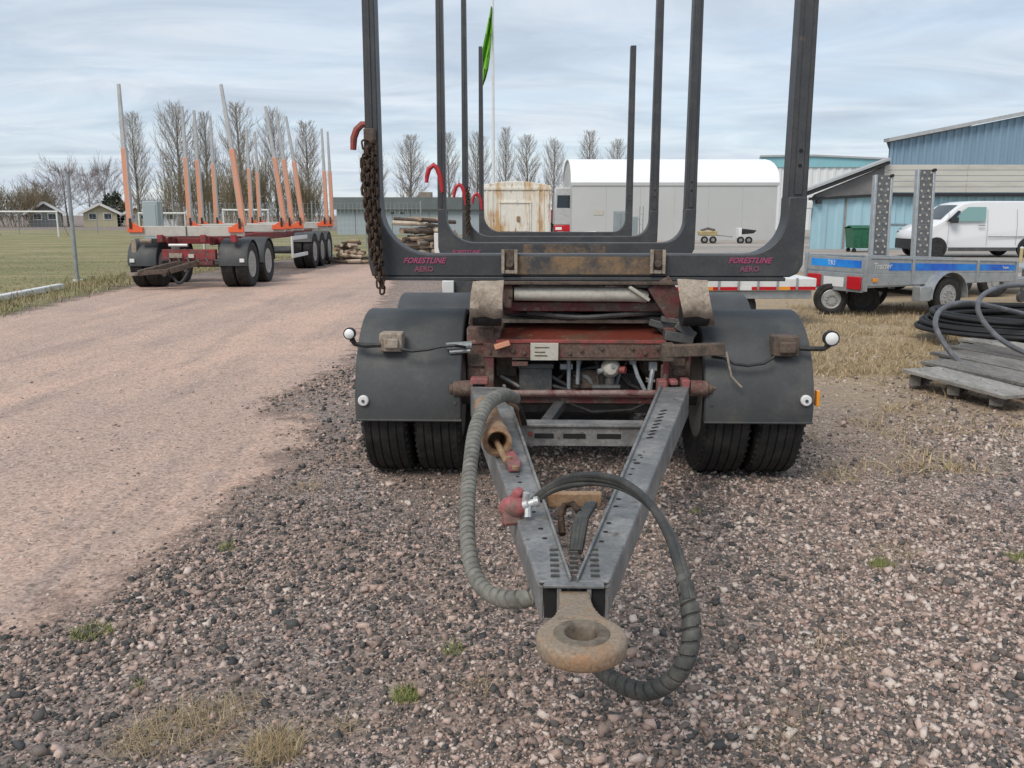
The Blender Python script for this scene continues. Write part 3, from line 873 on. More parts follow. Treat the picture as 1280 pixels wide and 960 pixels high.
# position lamps on rubber arms, with their cables over the fenders
def lamp(px, py, path, yl, rad):
    c = L(px, py, yl)
    b = MB(); b.lathe([(.035, .0), (.035, rad * .8), (.02, rad), (-.012, rad), (-.012, rad * .8)], c, (0, 1, 0), 20)
    o = b.build('position_lamp', M['black'], trailer)
    b = MB(); b.lathe([(-.026, 0), (-.024, rad * .5), (-.016, rad * .8), (-.006, rad * .82)], c, (0, 1, 0), 20); b.build('lamp_lens', M['lens'], o)
    b = MB(); b.tube([L(*q) for q in path], [.018 - .004 * min(i, 1) for i in range(len(path))], 8); b.build('lamp_arm', M['black'], o)


lamp(437, 417, [(440, 424, -.16), (444, 430, -.15), (458, 432, -.15), (476, 431, -.15)], -.17, .034)
lamp(1039, 423, [(1037, 430, -.16), (1030, 436, -.15), (1012, 436, -.15), (998, 435, -.13)], -.17, .044)
for pxs, m, nm in (((474, 502, 417, 440), M['cream'], 'lamp_bracket'), ((967, 1001, 421, 446), M['mudbrown'], 'lamp_bracket')):
    p0, p1 = L(pxs[0], pxs[3], -.16), L(pxs[1], pxs[2], -.16)
    b = MB(); b.box(p0.x, p1.x, -.155, -.04, p0.z, p1.z)
    b.box(p0.x + .03, p1.x - .02, -.175, -.155, p0.z + .02, p1.z - .03)
    b.build(nm, M['tan'] if nm and pxs[0] < 700 else m, trailer, bevel=.008)
b = MB(); b.tube([L(*q) for q in ((500, 436, -.19), (515, 439, -.19), (535, 437, -.19), (552, 433, -.19), (568, 432, -.19), (584, 434, -.1))], .009, 6); b.build('lamp_cable', M['black'], trailer)
b = MB(); b.tube([L(*q) for q in ((968, 446, -.19), (955, 454, -.19), (935, 457, -.19), (918, 455, -.19), (905, 448, -.2), (890, 446, -.15))], .009, 6); b.build('lamp_cable', M['black'], trailer)
b = MB(); b.tube([L(*q) for q in ((908, 440, -.22), (911, 455, -.22), (914, 470, -.22), (921, 478, -.22), (927, 484, -.22))], .006, 6); b.build('loose_wire', M['tan'], trailer)
p0, p1 = L(838, 440, -.2), L(908, 432, -.2)
b = MB(); b.bar(L(830, 439, -.17), L(906, 436, -.2), .05, .07); b.bar(L(826, 440, -.15), L(842, 440, -.15), .09, .10); b.build('lamp_beam', M['mudbrown'], trailer, bevel=.006)
b = MB(); b.tube([L(558, 433, -.1), L(590, 431, -.1)], .022, 10); b.tube([L(562, 440, -.1), L(588, 438, -.1)], .013, 8); b.build('lamp_bracket_tube', M['galvpost'], trailer)

# chassis
for sx in (-1, 1):
    b = MB(); b.box(sx * .42 - .045, sx * .42 + .045, .25, 10.2, .98, 1.185); b.build('frame_rail', M['maroon'], trailer, bevel=.006)
for yy in (2.4, 4.2, 5.6, 7.1, 8.2, 9.9):
    b = MB(); b.box(-.375, .375, yy, yy + .1, 1.0, 1.16); b.build('frame_crossmember', M['maroon'], trailer, bevel=.006)
b = MB(); b.box(-.62, .66, -.05, 1.9, 1.185, 1.204); b.build('turntable_plate', M['mudbrown'], trailer, bevel=.004)
b = MB(); b.lathe([(0, .56), (.03, .6), (.06, .6), (.09, .56), (.09, .48), (0, .48)], (0, 1.0, .90), (0, 0, 1), 40, closed=True); b.build('turntable_ring', M['steeldark'], trailer)
for bx in ((.62, .74, .58, .98), (1.3, 1.4, .55, .9)):
    b = MB(); b.box(-.48, .48, *bx); b.build('dark_bulkhead', M['steeldark'], trailer, bevel=.006)  # added dark walls that black out the inside of the opening
b = MB(); b.lathe([(0, 0), (.02, .10), (.06, .15), (.84, .15), (.88, .10), (.90, 0)], (-.45, 1.0, .27), (1, 0, 0), 20); b.build('dark_filler_drum', M['steeldark'], trailer)  # added dark drum filling in for the shade under the trailer
b = MB(); b.box(-.46, .46, .58, .61, .46, 1.0); b.build('dark_backing_plate', M['black'], trailer)  # added black sheet in place of the shade inside the opening
for sx in (-1, 1):
    b = MB(); b.box(sx * .56 - .05, sx * .56 + .05, .1, 2.0, .60, .86); b.build('bogie_rail', M['maroon'], trailer, bevel=.006)


def lbox(b, px0, px1, py0, py1, y0, y1):        # box whose front face covers those pixels
    a, c = L(px0, py1, y0), L(px1, py0, y0)
    b.box(a.x, c.x, y0, y1, a.z, c.z); return b


lbox(MB(), 642, 838, 349, 357, .12, .3).build('front_crossmember', M['mudbrown'], trailer, bevel=.004)
lbox(MB(), 632, 852, 378, 389, .06, .22).build('front_crossmember', M['maroon'], trailer, bevel=.006)
b = MB(); b.tube([L(643, 367, .02), L(700, 367.5, .02), L(790, 368, .02), L(808, 371, .04)], [.040, .042, .042, .034], 16)
t = b.build('roller_tube', M['cream'], trailer)
b = MB(); b.tube([L(641, 367, .02), L(636, 367, .02)], .05, 12); b.build('roller_end', M['mudbrown'], t)
b = MB(); b.bar(L(786, 358, -.02), L(811, 375, 0), .02, .05, up=(0, 1, 0)); b.build('roller_strap', M['cream'], t, bevel=.004)
lbox(MB(), 628, 640, 356, 386, -.02, .12).build('roller_bracket', M['maroon'], trailer, bevel=.006)
b = MB(); b.bar(L(822, 352, .0), L(848, 395, .0), .14, .05, up=(0, 1, 0)); b.build('roller_bracket', M['maroon'], trailer, bevel=.006)
lbox(MB(), 792, 842, 350, 360, .0, .1).build('latch_bar', M['steeldark'], trailer, bevel=.004)
lbox(MB(), 592, 866, 400, 403.5, .16, .36).build('deck_edge', M['tan'], trailer, bevel=.003)
# sloping cover of the front crossbeam with its bright lip
b = MB()
b.sheet([[L(632, 404.5, .30), L(700, 404.5, .30), L(814, 404.5, .30)], [L(628, 414, .12), L(700, 414, .12), L(822, 414, .12)], [L(622, 425, -.05), L(700, 425, -.05), L(832, 425, -.05)]], -.008)
b.build('crossbeam_cover', M['redbrown'], trailer)
lbox(MB(), 620, 833, 425.5, 429, -.062, .05).build('crossbeam_lip', M['redbright'], trailer, bevel=.003)
lbox(MB(), 604, 833, 429.5, 447, -.055, .08).build('crossbeam', M['grimy'], trailer, bevel=.005)
lbox(MB(), 640, 828, 447.5, 450, -.052, .06).build('crossbeam_flange', M['mudbrown'], trailer, bevel=.002)
p0, p1 = L(663, 450, -.06), L(698, 428.5, -.06)
b = MB(); b.box(p0.x, p1.x, -.074, -.064, p0.z, p1.z); pl = b.build('data_plate', M['cream'], trailer, bevel=.002)
for k, w in ((.72, .7), (.45, .5), (.25, .6)):
    b = MB(); z = p0.z + (p1.z - p0.z) * k; b.box(p0.x + .025, p0.x + .025 + (p1.x - p0.x - .04) * w, -.0765, -.0745, z, z + .006); b.build('plate_print', M['mudbrown'], pl)
# hanger brackets either side
for px0, px1, pin in ((584, 617, (606, 617)), (828, 866, (828, 838))):
    b = MB()
    lbox(b, px0, px1, 410, 478, -.02, .10)
    hb = b.build('spring_hanger', M['grimy'], trailer, bevel=.008)
    lbox(MB(), px0 + 1, px1 - 9, 442, 458, -.034, -.021).build('hanger_plate', M['mudbrown'], hb, bevel=.003)
    lbox(MB(), pin[0], pin[1], 428, 492, -.05, -.021).build('hanger_flange', M['maroon'], hb, bevel=.003)
b = MB(); b.sheet([[L(606, 405, .1), L(630, 403, .14)], [L(592, 416, -.0), L(626, 416, .0)], [L(586, 430, -.03), L(622, 428, -.03)]], -.01); b.build('gusset', M['grimy'], trailer)
b = MB(); b.bar(L(618, 434, -.08), L(637, 428, -.07), .03, .05, up=(0, 1, 0)); b.build('marker_stub', M['orange'], trailer, bevel=.004)
b = MB()
for q0, q1, w in (((812, 402, .05), (846, 412, .02), .05), ((826, 398, .0), (862, 404, -.02), .04), ((845, 405, -.03), (868, 420, -.03), .06), ((830, 418, -.03), (866, 424, -.03), .07)): b.bar(L(*q0), L(*q1), w, w * .8)
b.build('spring_leaf', M['steeldark'], trailer, bevel=.004)
# mud-caked bent plates under the ends of the turntable
for (a, c) in ((((591, 353), (630, 352)), ((586, 404), (627, 405))), (((846, 350), (884, 352)), ((856, 404), (893, 405)))):
    rows = []
    for k in range(9):
        t = k / 8; off = -.13 - .05 * t - .05 * math.sin(t * math.pi) + (.10 * max(0, t - .72) / .28)
        row = []
        for u in (0, .25, .5, .75, 1):
            l = (a[0][0] + (c[0][0] - a[0][0]) * t, a[0][1] + (c[0][1] - a[0][1]) * t); r_ = (a[1][0] + (c[1][0] - a[1][0]) * t, a[1][1] + (c[1][1] - a[1][1]) * t)
            row.append(L(l[0] + (r_[0] - l[0]) * u, l[1] + (r_[1] - l[1]) * u, off + .01 * math.sin(u * 9 + t * 5)))
        rows.append(row)
    b = MB(); b.sheet(rows, .012); b.build('mud_flap_plate', M['tan'], trailer)
    b = MB(); b.tube([rows[0][1] + Vector((0, -.004, -.012)), rows[0][3] + Vector((0, -.004, -.012))], .010, 6); b.build('plate_slot', M['mudbrown'], trailer)
    b = MB(); q0, q1 = rows[6][0], rows[6][4]
    b.tube([q0 + Vector((.01, .10, 0)), q1 + Vector((-.01, .10, 0))], .085, 14); b.build('air_bellow', M['black'], trailer)
a_, c_ = L(553, 372, 2.3), L(567, 351, 2.3); b = MB(); b.box(a_.x, c_.x, 2.3, 2.9, a_.z, c_.z); b.build('side_box', M['white'], trailer, bevel=.006)
a_, c_ = L(567, 374, 2.35), L(592, 350, 2.35); b = MB(); b.box(a_.x + .004, c_.x, 2.35, 2.9, a_.z, c_.z); b.build('side_bracket', M['steeldark'], trailer, bevel=.006)
# things inside the opening
b = MB(); lbox(b, 649, 690, 461, 488, .02, .16); lbox(b, 647, 692, 455, 461, .012, .165); b.build('battery_box', M['steeldark'], trailer, bevel=.004)
c = L(763, 460, .02)
b = MB(); b.lathe([(-.06, 0), (-.055, .03), (-.03, .052), (.0, .058), (.04, .05), (.09, .03)], c, (0, 1, 0), 20); v = b.build('brake_valve', M['cream'], trailer)
b = MB(); b.tube([c + Vector((.055, -.03, -.005)), c + Vector((.085, -.045, -.005))], .022, 10); b.build('valve_cap', M['redbright'], v)
b = MB(); b.tube([c + Vector((-.05, -.03, -.01)), c + Vector((-.075, -.04, -.015))], .016, 10); b.build('valve_port', M['galvpost'], v); b = MB(); b.tube([c + Vector((.01, -.05, .02)), c + Vector((.01, -.065, .02))], .012, 8); b.build('valve_port', M['galvpost'], v)
b = MB(); b.tube([c + Vector((0, 0, -.05)), c + Vector((0, 0, -.11))], .03, 10); b.build('valve_foot', M['steeldark'], v)
c = L(818, 455, .12); b = MB(); b.lathe([(-.05, 0), (-.05, .07), (-.02, .09), (.06, .09), (.08, .06)], c, (0, 1, 0), 24); b.build('brake_chamber', M['mudbrown'], trailer)
c = L(735, 474, .1); b = MB()
b.add([L(708, 486, .06), L(765, 486, .06), L(762, 470, .06), L(745, 462, .06), L(722, 463, .06), L(710, 474, .06), L(708, 486, .18), L(765, 486, .18), L(762, 470, .18), L(745, 462, .18), L(722, 463, .18), L(710, 474, .18)],
      [(0, 1, 2, 3, 4, 5), (11, 10, 9, 8, 7, 6), (0, 6, 7, 1), (1, 7, 8, 2), (2, 8, 9, 3), (3, 9, 10, 4), (4, 10, 11, 5), (5, 11, 6, 0)])
b.build('pump_body', M['mudbrown'], trailer, bevel=.01)
for pts, rr, m in ((((711, 448, .03), (711, 486, .03)), .012, M['galvpost']), (((723, 448, .03), (722, 480, .03)), .012, M['galvpost']), (((791, 450, .0), (797, 470, -.02), (806, 488, -.03)), .012, M['galvpost']),
                   (((816, 462, .0), (814, 474, -.02), (812, 488, -.02)), .015, M['galvpost']), (((688, 470, .05), (702, 478, .04), (712, 484, .04)), .013, M['black']), (((690, 482, .05), (705, 486, .03), (720, 489, .03)), .013, M['black']),
                   (((700, 462, .08), (716, 466, .06), (735, 460, .06), (750, 459, .03)), .01, M['black']), (((775, 468, .08), (786, 480, .06), (800, 486, .06)), .014, M['black']),
                   (((625, 470, .06), (640, 478, .06), (650, 484, .03)), .014, M['steeldark']), (((740, 484, .0), (775, 484, .0)), .016, M['steeldark']),
                   (((700, 500, .1), (740, 515, .1), (790, 512, .1), (815, 500, .1)), .012, M['black'])):
    b = MB(); b.tube([L(*q) for q in pts], rr, 8); b.build('brake_pipe', m, trailer)
for q in ((787, 796, 441, 456, .0, .05), (811, 822, 452, 464, -.01, .04), (700, 716, 455, 462, .03, .1)): lbox(MB(), *q).build('pipe_fitting', M['galvpost'], trailer, bevel=.004)
b = MB(); lbox(b, 616, 650, 432, 492, .14, .2); lbox(b, 620, 646, 444, 470, .09, .139); b.build('inner_plate', M['mudbrown'], trailer, bevel=.006)
b = MB(); lbox(b, 770, 800, 466, 490, .08, .2); b.build('relay_box', M['black'], trailer, bevel=.006)
b = MB(); lbox(b, 620, 842, 490, 496, .05, .12); lbox(b, 600, 850, 505, 515, .5, .6); b.build('lower_crossbar', M['steeldark'], trailer, bevel=.004)
b = MB(); b.tube([L(603, 491.5, -.17), L(850, 491.5, -.17)], .019, 12); b.build('pivot_shaft', M['shaft'], trailer)
b = MB(); b.box(L(630, 500, -.15).x, L(820, 500, -.15).x, -.15, -.10, L(700, 504, -.15).z, L(700, 497, -.15).z); b.build('pivot_bar', M['maroon'], trailer, bevel=.003)
b = MB(); b.bar(L(706, 498, -.05), L(682, 530, -.42), .06, .05); b.build('drawbar_strut', M['steeldark'], trailer, bevel=.006)
for sx, a, c2, tip in ((-1, 592, 567, None), (1, 862, 884, 897)):
    b = MB(); p0, p1 = L(a, 485, -.17), L(c2, 486, -.17)
    b.tube([p0, p1], .046, 14); b.tube([p1, L(c2 + sx * 5, 486, -.17)], .03, 10)
    if tip: b.tube([p1, L(tip, 486, -.17)], [.03, .004], 10)
    b.build('pivot_bolt', M['grimy'], trailer, bevel=.004)
for px0, px1, py0, py1 in ((588, 610, 473, 481), (822, 834, 476, 491), (838, 848, 476, 482), (852, 863, 475, 486)):
    lbox(MB(), px0, px1, py0, py1, -.20, -.12).build('pivot_lug', M['pinkred'], trailer, bevel=.006)

for k in range(7):                              # cables and hoses sagging in the gap under the turntable
    x0, x1 = random.uniform(628, 700), random.uniform(760, 850)
    b = MB(); b.tube(smooth_path([L(x0, random.uniform(389, 394), .3 - .03 * k), L((x0 * 2 + x1) / 3, random.uniform(393, 399), .26 - .03 * k), L((x0 + 2 * x1) / 3, random.uniform(392, 399), .26 - .03 * k), L(x1, random.uniform(388, 396), .3 - .03 * k)], 4), random.uniform(.008, .016), 6)
    b.build('gap_cable', M['black'] if k % 3 else M['steeldark'], trailer)
for k in range(9):                              # and inside the opening
    x0 = random.uniform(690, 800); x1 = x0 + random.uniform(-30, 40)
    b = MB(); b.tube(smooth_path([L(x0, 450, .10), L(x0 + random.uniform(-8, 8), 465, .07 + .02 * random.random()), L((x0 + x1) / 2, random.uniform(472, 484), .06), L(x1, random.uniform(480, 488), .09)], 4), random.uniform(.006, .012), 6)
    b.build('brake_pipe', (M['black'], M['steeldark'], M['galvpost'], M['mudbrown'])[k % 4], trailer)
for px in (612, 641, 655, 712, 726, 752, 790, 806, 822):
    b = MB(); p = L(px, 438 + 3 * math.sin(px), -.058); b.lathe([(-.012, 0), (-.012, .011), (.004, .013)], p, (0, 1, 0), 6); b.build('beam_bolt', M['mudbrown'], trailer)
for px0, py0, px1, py1 in ((600, 462, 606, 478), (606, 448, 616, 452), (842, 462, 858, 470), (846, 440, 860, 446), (640, 452, 660, 458), (826, 456, 836, 482)):
    lbox(MB(), px0, px1, py0, py1, -.045, -.02).build('weld_plate', M['grimy'], trailer, bevel=.004)

# ---- the drawbar
yb, yf = 4.78, 1.97
top_l = [at(588, 481, yb), at(630, 486, yb - .02), at(713, 724, yf), at(673, 728, yf)]
top_r = [at(826, 486, yb - .02), at(862, 481, yb), at(762, 728, yf), at(722, 724, yf)]
top_l, top_r = [to_l(p) for p in top_l], [to_l(p) for p in top_r]
n_top = (top_l[1] - top_l[3]).cross(top_l[0] - top_l[2])
zmid = sum(p.z for p in top_l[:2] + top_r[:2]) / 4, sum(p.z for p in top_l[2:] + top_r[2:]) / 4
for t_ in (top_l, top_r):                       # both beams share one top plane
    for i, p in enumerate(t_): p.z = zmid[0] if i < 2 else zmid[1]
head = MB()
pf = [to_l(at(px, py, yf)) for px, py in ((676, 730), (760, 730))]
zt = zmid[1]
yF = (top_l[2].y + top_r[3].y) / 2
xl, xr = top_l[3].x, top_r[2].x
head.box(xl + .022, xr - .022, yF + .004, yF + .05, zt - .10, zt - .006)
drawbar = head.build('drawbar', M['steeldark'], trailer, bevel=.004)


def on_top(px, py, up=0.0):                     # point on the top plane of the drawbar
    a, bq, c = top_l[0], top_r[1], top_l[3]
    n = (bq - a).cross(c - a).normalized()
    if n.z < 0: n = -n
    o = to_l((0, 0, H)); d = to_l(Vector((0, 0, H)) + ray(px, py)) - o
    return o + d * ((a + n * up - o).dot(n) / d.dot(n))


NTOP = (top_r[1] - top_l[0]).cross(top_l[3] - top_l[0]).normalized()
if NTOP.z < 0: NTOP = -NTOP
for sx, t_ in ((-1, top_l), (1, top_r)):
    bl, br, fr, fl = t_
    hb, hf = .17, .088
    b = MB()
    down_b, down_f = Vector((0, 0, -hb)), Vector((0, 0, -hf))
    # channel beam: top web, outer side plate, inner side plate
    th = .010
    c = lambda p, q, s_: p.lerp(q, s_ / max((q - p).length, 1e-6))
    b.hull8([fl + Vector((0, 0, -th)), fr + Vector((0, 0, -th)), br + Vector((0, 0, -th)), bl + Vector((0, 0, -th)), fl, fr, br, bl])
    for p, q, w in ((fl, bl, fr), (fr, br, fl)):
        pi, qi = c(p, w, th), c(q, (br if q is bl else bl), th)
        u = Vector((0, 0, -th - .0005))
        if (pi.x > p.x): ring = [p + down_f, pi + down_f, qi + down_b, q + down_b, p + u, pi + u, qi + u, q + u]
        else: ring = [pi + down_f, p + down_f, q + down_b, qi + down_b, pi + u, p + u, q + u, qi + u]
        b.hull8(ring)
    beam = b.build('beam', M['steel'], drawbar, bevel=.005)
    # raised inner flange
    pi0, pi1 = (fr, br) if sx < 0 else (fl, bl)
    b = MB(); b.bar(pi0 + NTOP * .004, pi1 + NTOP * .006, .006, .014, w1=.016, h1=.02); b.build('beam_flange', M['steel'], drawbar, bevel=.002)
# dark discs and bars painted for the shade in holes and slots, plus bolts
holes = MB()
for px, py, w in ((676, 661, 7), (681, 673, 7), (650, 603, 6), (647, 596, 5), (667, 640, 6), (773, 624, 7), (770, 633, 7), (761, 654, 7), (757, 665, 7), (752, 677, 7), (796, 579, 9), (793, 575, 5), (800, 569, 6), (791, 586, 5), (788, 593, 5), (802, 572, 4), (805, 565, 3)):
    p = on_top(px, py); r_ = w / 2 * (p.y + TY) / F
    holes.lathe([(-.002, 0), (-.002, r_), (.0012, r_), (.0012, 0)], p, NTOP, 10)
for k in range(9):
    px, py = 812 + k * 2.2, 548 - k * 4.2
    p, q = on_top(px - 3.5, py), on_top(px + 3.5, py - 1.5)
    holes.bar(p + NTOP * .0008, q + NTOP * .0008, .012, .004, up=NTOP)
holes.build('painted_hole_row', M['hole'], drawbar)
bolt_me = None
for pxa, pxb, n_, y0, y1 in ((692, 694, 6, 688, 721), (742, 744, 6, 688, 721), (717, 718, 5, 692, 716)):
    for k in range(n_):
        px, py = pxa + (pxb - pxa) * k / (n_ - 1), y0 + (y1 - y0) * k / (n_ - 1)
        p = on_top(px, py)
        if bolt_me is None:
            b = MB(); b.box(-.011, .011, -.0035, .0035, -.002, .006); o = b.build('bolt', M['steeldark'], drawbar, bevel=.0015); bolt_me = o.data; o.location = p
        else:
            o = part('bolt', bolt_me, None, drawbar, p)
# nose plates round the shank
b = MB()
b.box(xl + .001, xl + .012, yF - .006, yF + .05, zt - .098, zt - .012); b.box(xr - .012, xr - .001, yF - .006, yF + .05, zt - .098, zt - .012)
b.box(xl + .045, xl + .056, yF - .020, yF + .002, zt - .096, zt - .012); b.box(xr - .056, xr - .045, yF - .020, yF + .002, zt - .096, zt - .012)
b.box(xl + .014, xr - .014, yF - .024, yF + .002, zt - .010, zt - .002)
b.build('nose_plate', M['steel'], drawbar, bevel=.002)
b = MB(); b.box(xl + .014, xl + .043, yF - .012, yF + .003, zt - .092, zt - .014); b.build('painted_opening', M['hole'], drawbar)  # solid dark blocks painted as shaded openings
b = MB(); b.box(xr - .043, xr - .014, yF - .012, yF + .003, zt - .092, zt - .014); b.build('painted_opening', M['hole'], drawbar)

# tow eye: ring with a raised bush, and a flaring shank
EY = 1.60
ec = to_l(at(727, 803, EY)); ez = ec.z
RO = 57.5 * (EY * math.cos(PITCH) + (H - ez) * math.sin(PITCH)) / F
b = MB()
b.lathe([(-.022, RO * .46), (-.022, RO * .60), (-.021, RO * .90), (-.015, RO * .97), (-.004, RO), (.010, RO * .995), (.016, RO * .965), (.0195, RO * .91), (.020, RO * .70),
         (.020, RO * .48), (.017, RO * .46)], ec, (0, 0, 1), 56, closed=True)
s0 = Vector(((xl + xr) / 2, yF - .012, zt - .052))
ax = (s0 - ec)
for (t0, w0, h0), (t1, w1, h1) in zip(((.26, .138, .038), (.42, .102, .040), (.58, .082, .044), (.76, .074, .050)), ((.42, .102, .040), (.58, .082, .044), (.76, .074, .050), (1.0, .074, .060))):
    b.bar(ec + ax * t0, ec + ax * t1, w0, h0, w1=w1, h1=h1)
bb = MB(); bb.lathe([(-.0235, RO * .50), (.0195, RO * .50), (.0200, RO * .62), (.0228, RO * .59), (.0235, RO * .47), (.0220, RO * .39), (.016, RO * .345), (-.022, RO * .345)], ec, (0, 0, 1), 48, closed=True)
eye = b.build('tow_eye', M['rust'], drawbar, smooth=40)
rm_ = eye.modifiers.new('fuse', 'REMESH'); rm_.mode = 'VOXEL'; rm_.voxel_size = .0042; rm_.use_smooth_shade = True
bb.build('eye_bush', M['bush_steel'], drawbar)
sm_ = eye.modifiers.new('soften', 'SMOOTH'); sm_.iterations = 2; sm_.factor = .5

# cross channel between the beams
b = MB()
p0, p1 = LW(628, 533, 4.28), LW(806, 533, 4.28); q = LW(700, 557, 4.28)
b.box(p0.x, p1.x, p0.y, p0.y + .012, q.z, p0.z); b.box(p0.x, p1.x, p0.y - .012, p0.y + .10, p0.z + .0005, p0.z + .014); b.box(p0.x, p1.x, p0.y + .0125, p0.y + .1, q.z, q.z + .012)
xch = b.build('cross_channel', M['steel'], drawbar, bevel=.003)
b = MB()
for a, c2 in ((668, 692), (704, 732), (746, 776)):
    u, v_ = LW(a, 548, 4.27), LW(c2, 542, 4.27); b.box(u.x, v_.x, p0.y - .0025, p0.y + .002, u.z, v_.z)
b.build('painted_slot', M['hole'], xch)  # dark strips painted as the shade in the slots
b = MB(); u = LW(663, 543, 4.27); b.box(u.x - .01, u.x + .012, p0.y - .004, p0.y, u.z - .01, u.z + .012); b.build('channel_mark', M['redbright'], xch)

# rusty sleeve, lever and coupling on the left beam
ca, cb = on_top(606, 508, .055), on_top(622, 553, .062)
b = MB(); ax = (cb - ca).normalized()
ln = (cb - ca).length
b.lathe([(0, 0), (0, .050), (ln * .8, .050), (ln * .81, .056), (ln, .056), (ln + .004, .044), (ln - .01, .036), (ln - .16, .034), (ln - .16, 0)], ca, ax, 24)
b.build('parking_sleeve', M['rusttan'], drawbar)
b = MB(); b.tube([cb - ax * .05 + Vector((0, 0, -.01)), on_top(628, 567, .03), on_top(634, 578, .015)], .012, 8); b.build('sleeve_pin', M['rusttan'], drawbar)
b = MB(); pts = [(628, 572), (641, 567), (651, 583), (650, 590), (636, 590)]
b.prism([on_top(*q, .004) for q in pts], (0, 0, 0), NTOP * .022); lv = b.build('lever_plate', M['pinkred'], drawbar, bevel=.004)
b = MB()
for q in ((636, 574), (644, 586)): b.lathe([(0, .012), (.01, .012), (.01, 0)], on_top(q[0], q[1], .026), NTOP, 10)
b.build('lever_bolt', M['rusttan'], lv)
c = on_top(642, 634, .03)
b = MB()
b.lathe([(-.045, .0), (-.042, .022), (-.02, .034), (.012, .036), (.03, .028), (.04, .016), (.04, 0)], c, Vector((.9, -.3, .35)), 14)
b.bar(c + Vector((-.01, 0, .0)), c + Vector((-.005, -.02, -.05)), .055, .04); b.bar(c + Vector((.0, .01, .02)), c + Vector((.02, .0, .055)), .035, .03)
b.build('coupling_head', M['pinkred'], drawbar, bevel=.008)
b = MB(); c2 = on_top(660, 630, .045)
b.lathe([(-.02, .0), (-.02, .016), (0, .018), (.004, .012), (.02, .012), (.022, .017), (.034, .015), (.034, 0)], c2, Vector((.9, -.1, .3)), 12)
b.tube([c2 + Vector((.0, 0, 0)), c2 + Vector((.0, -.02, -.035))], .011, 8); b.tube([c2 + Vector((-.01, 0, .0)), c2 + Vector((-.005, .0, .035))], .010, 8); b.build('coupling_fitting', M['alu'], drawbar)
# things between the beams
b = MB(); b.bar(on_top(684, 624, -.03), on_top(752, 624, -.03), .03, .05); b.build('beam_tie', M['rusttan'], drawbar, bevel=.005)
b = MB(); b.tube([on_top(703, 668, -.07), on_top(701, 645, -.03), on_top(706, 632, -.01), on_top(716, 630, -.0), on_top(724, 640, -.01)], .011, 10); b.build('tie_loop', M['chain'], drawbar)
b = MB()
for k, o_ in enumerate((0, .018, -.018)):
    b.tube([on_top(716 + k * 4, 690, -.05), on_top(718 + k * 5, 668, -.02), on_top(722 + k * 5, 648, -.01), on_top(735 + k * 4, 630, -.03)], .011, 8)
b.build('pipe_bundle', M['wrapdark'], drawbar)

# ---- air and hydraulic hoses, wound in spiral wrap
def spiral(name, pts, rads, m, pitch=.030, n=18):
    path = smooth_path(pts, 10); k = len(path)
    rr = np.interp(np.linspace(0, len(rads) - 1, k), range(len(rads)), rads)
    ds = [0]
    for i in range(1, k): ds.append(ds[-1] + (path[i] - path[i - 1]).length)
    step = .0016; m_ = int(ds[-1] / step); vs = []; prev = None; ph = 0
    P = [Vector([float(np.interp(i * step, ds, [p[c] for p in path])) for c in range(3)]) for i in range(m_ + 1)]
    for i, p in enumerate(P):
        base = float(np.interp(i * step, ds, rr))
        t = (P[min(i + 6, m_)] - P[max(i - 6, 0)]).normalized()
        if prev is None: u = t.cross(Vector((0, 0, 1)) if abs(t.z) < .9 else Vector((1, 0, 0))).normalized()
        else: u = (prev - t * prev.dot(t)).normalized()
        prev = u; w = t.cross(u)
        ph += step / (pitch * base / .03 * (1 + .18 * math.sin(i * .0065) + .10 * math.sin(i * .0205)))
        for j in range(n):
            a = 2 * math.pi * j / n; f_ = (ph - j / n) % 1
            q = base * (.74 if f_ < .17 else .985 + .03 * math.sin(math.pi * (f_ - .17) / .83)) * (1 + .02 * math.sin(i * .025 + 2 * a))
            vs.append(p + (u * math.cos(a) + w * math.sin(a)) * q)
    fs = [(i * n + j, i * n + (j + 1) % n, (i + 1) * n + (j + 1) % n, (i + 1) * n + j) for i in range(m_) for j in range(n)]
    fs += [tuple(range(n - 1, -1, -1)), tuple(m_ * n + j for j in range(n))]
    return MB().add(vs, fs).build(name, m, trailer, smooth=40)


spiral('hose_bundle', [LW(643, 499, 4.0), LW(634, 494, 3.75), LW(620, 497, 3.5), LW(606, 510, 3.3), LW(594, 540, 3.1), LW(587, 590, 2.85), LW(584, 650, 2.6), LW(588, 700, 2.4), LW(602, 733, 2.25), LW(630, 749, 2.15), LW(665, 747, 2.10), LW(700, 745, 2.15)],
       [.029, .0295, .030, .0295, .028, .026, .0245, .0235, .0235, .0235, .023, .023], M['hosewrap'], pitch=.036)
for off in (0, 6, 11):
    b = MB(); b.tube(smooth_path([LW(634, 499 + off * .3, 3.8), LW(645, 503 + off * .5, 4.0), LW(652 - off * .4, 515, 4.15), LW(657 - off * .6, 530, 4.25)], 5), .010, 8); b.build('air_hose', M['black'] if off != 11 else M['rusttan'], trailer)
for dx, dy, rr in ((0, 0, .0125), (3, 5, .012), (-2, -4, .011)):
    pts = [LW(664 + dx * .3, 630 + dy * .4, 2.62), LW(685, 612 + dy * .6, 2.6), LW(712, 601 + dy, 2.55), LW(745 + dx, 598 + dy, 2.45), LW(780 + dx, 606 + dy, 2.33), LW(812 + dx, 630 + dy * .7, 2.2), LW(836 + dx, 668 + dy * .3, 2.08), LW(851 + dx, 712, 1.98), LW(860 + dx, 750, 1.92)]
    b = MB(); b.tube(smooth_path(pts, 6), rr, 10); b.build('air_hose', M['hosedark'] if dy <= 0 else M['wrapdark'], trailer)
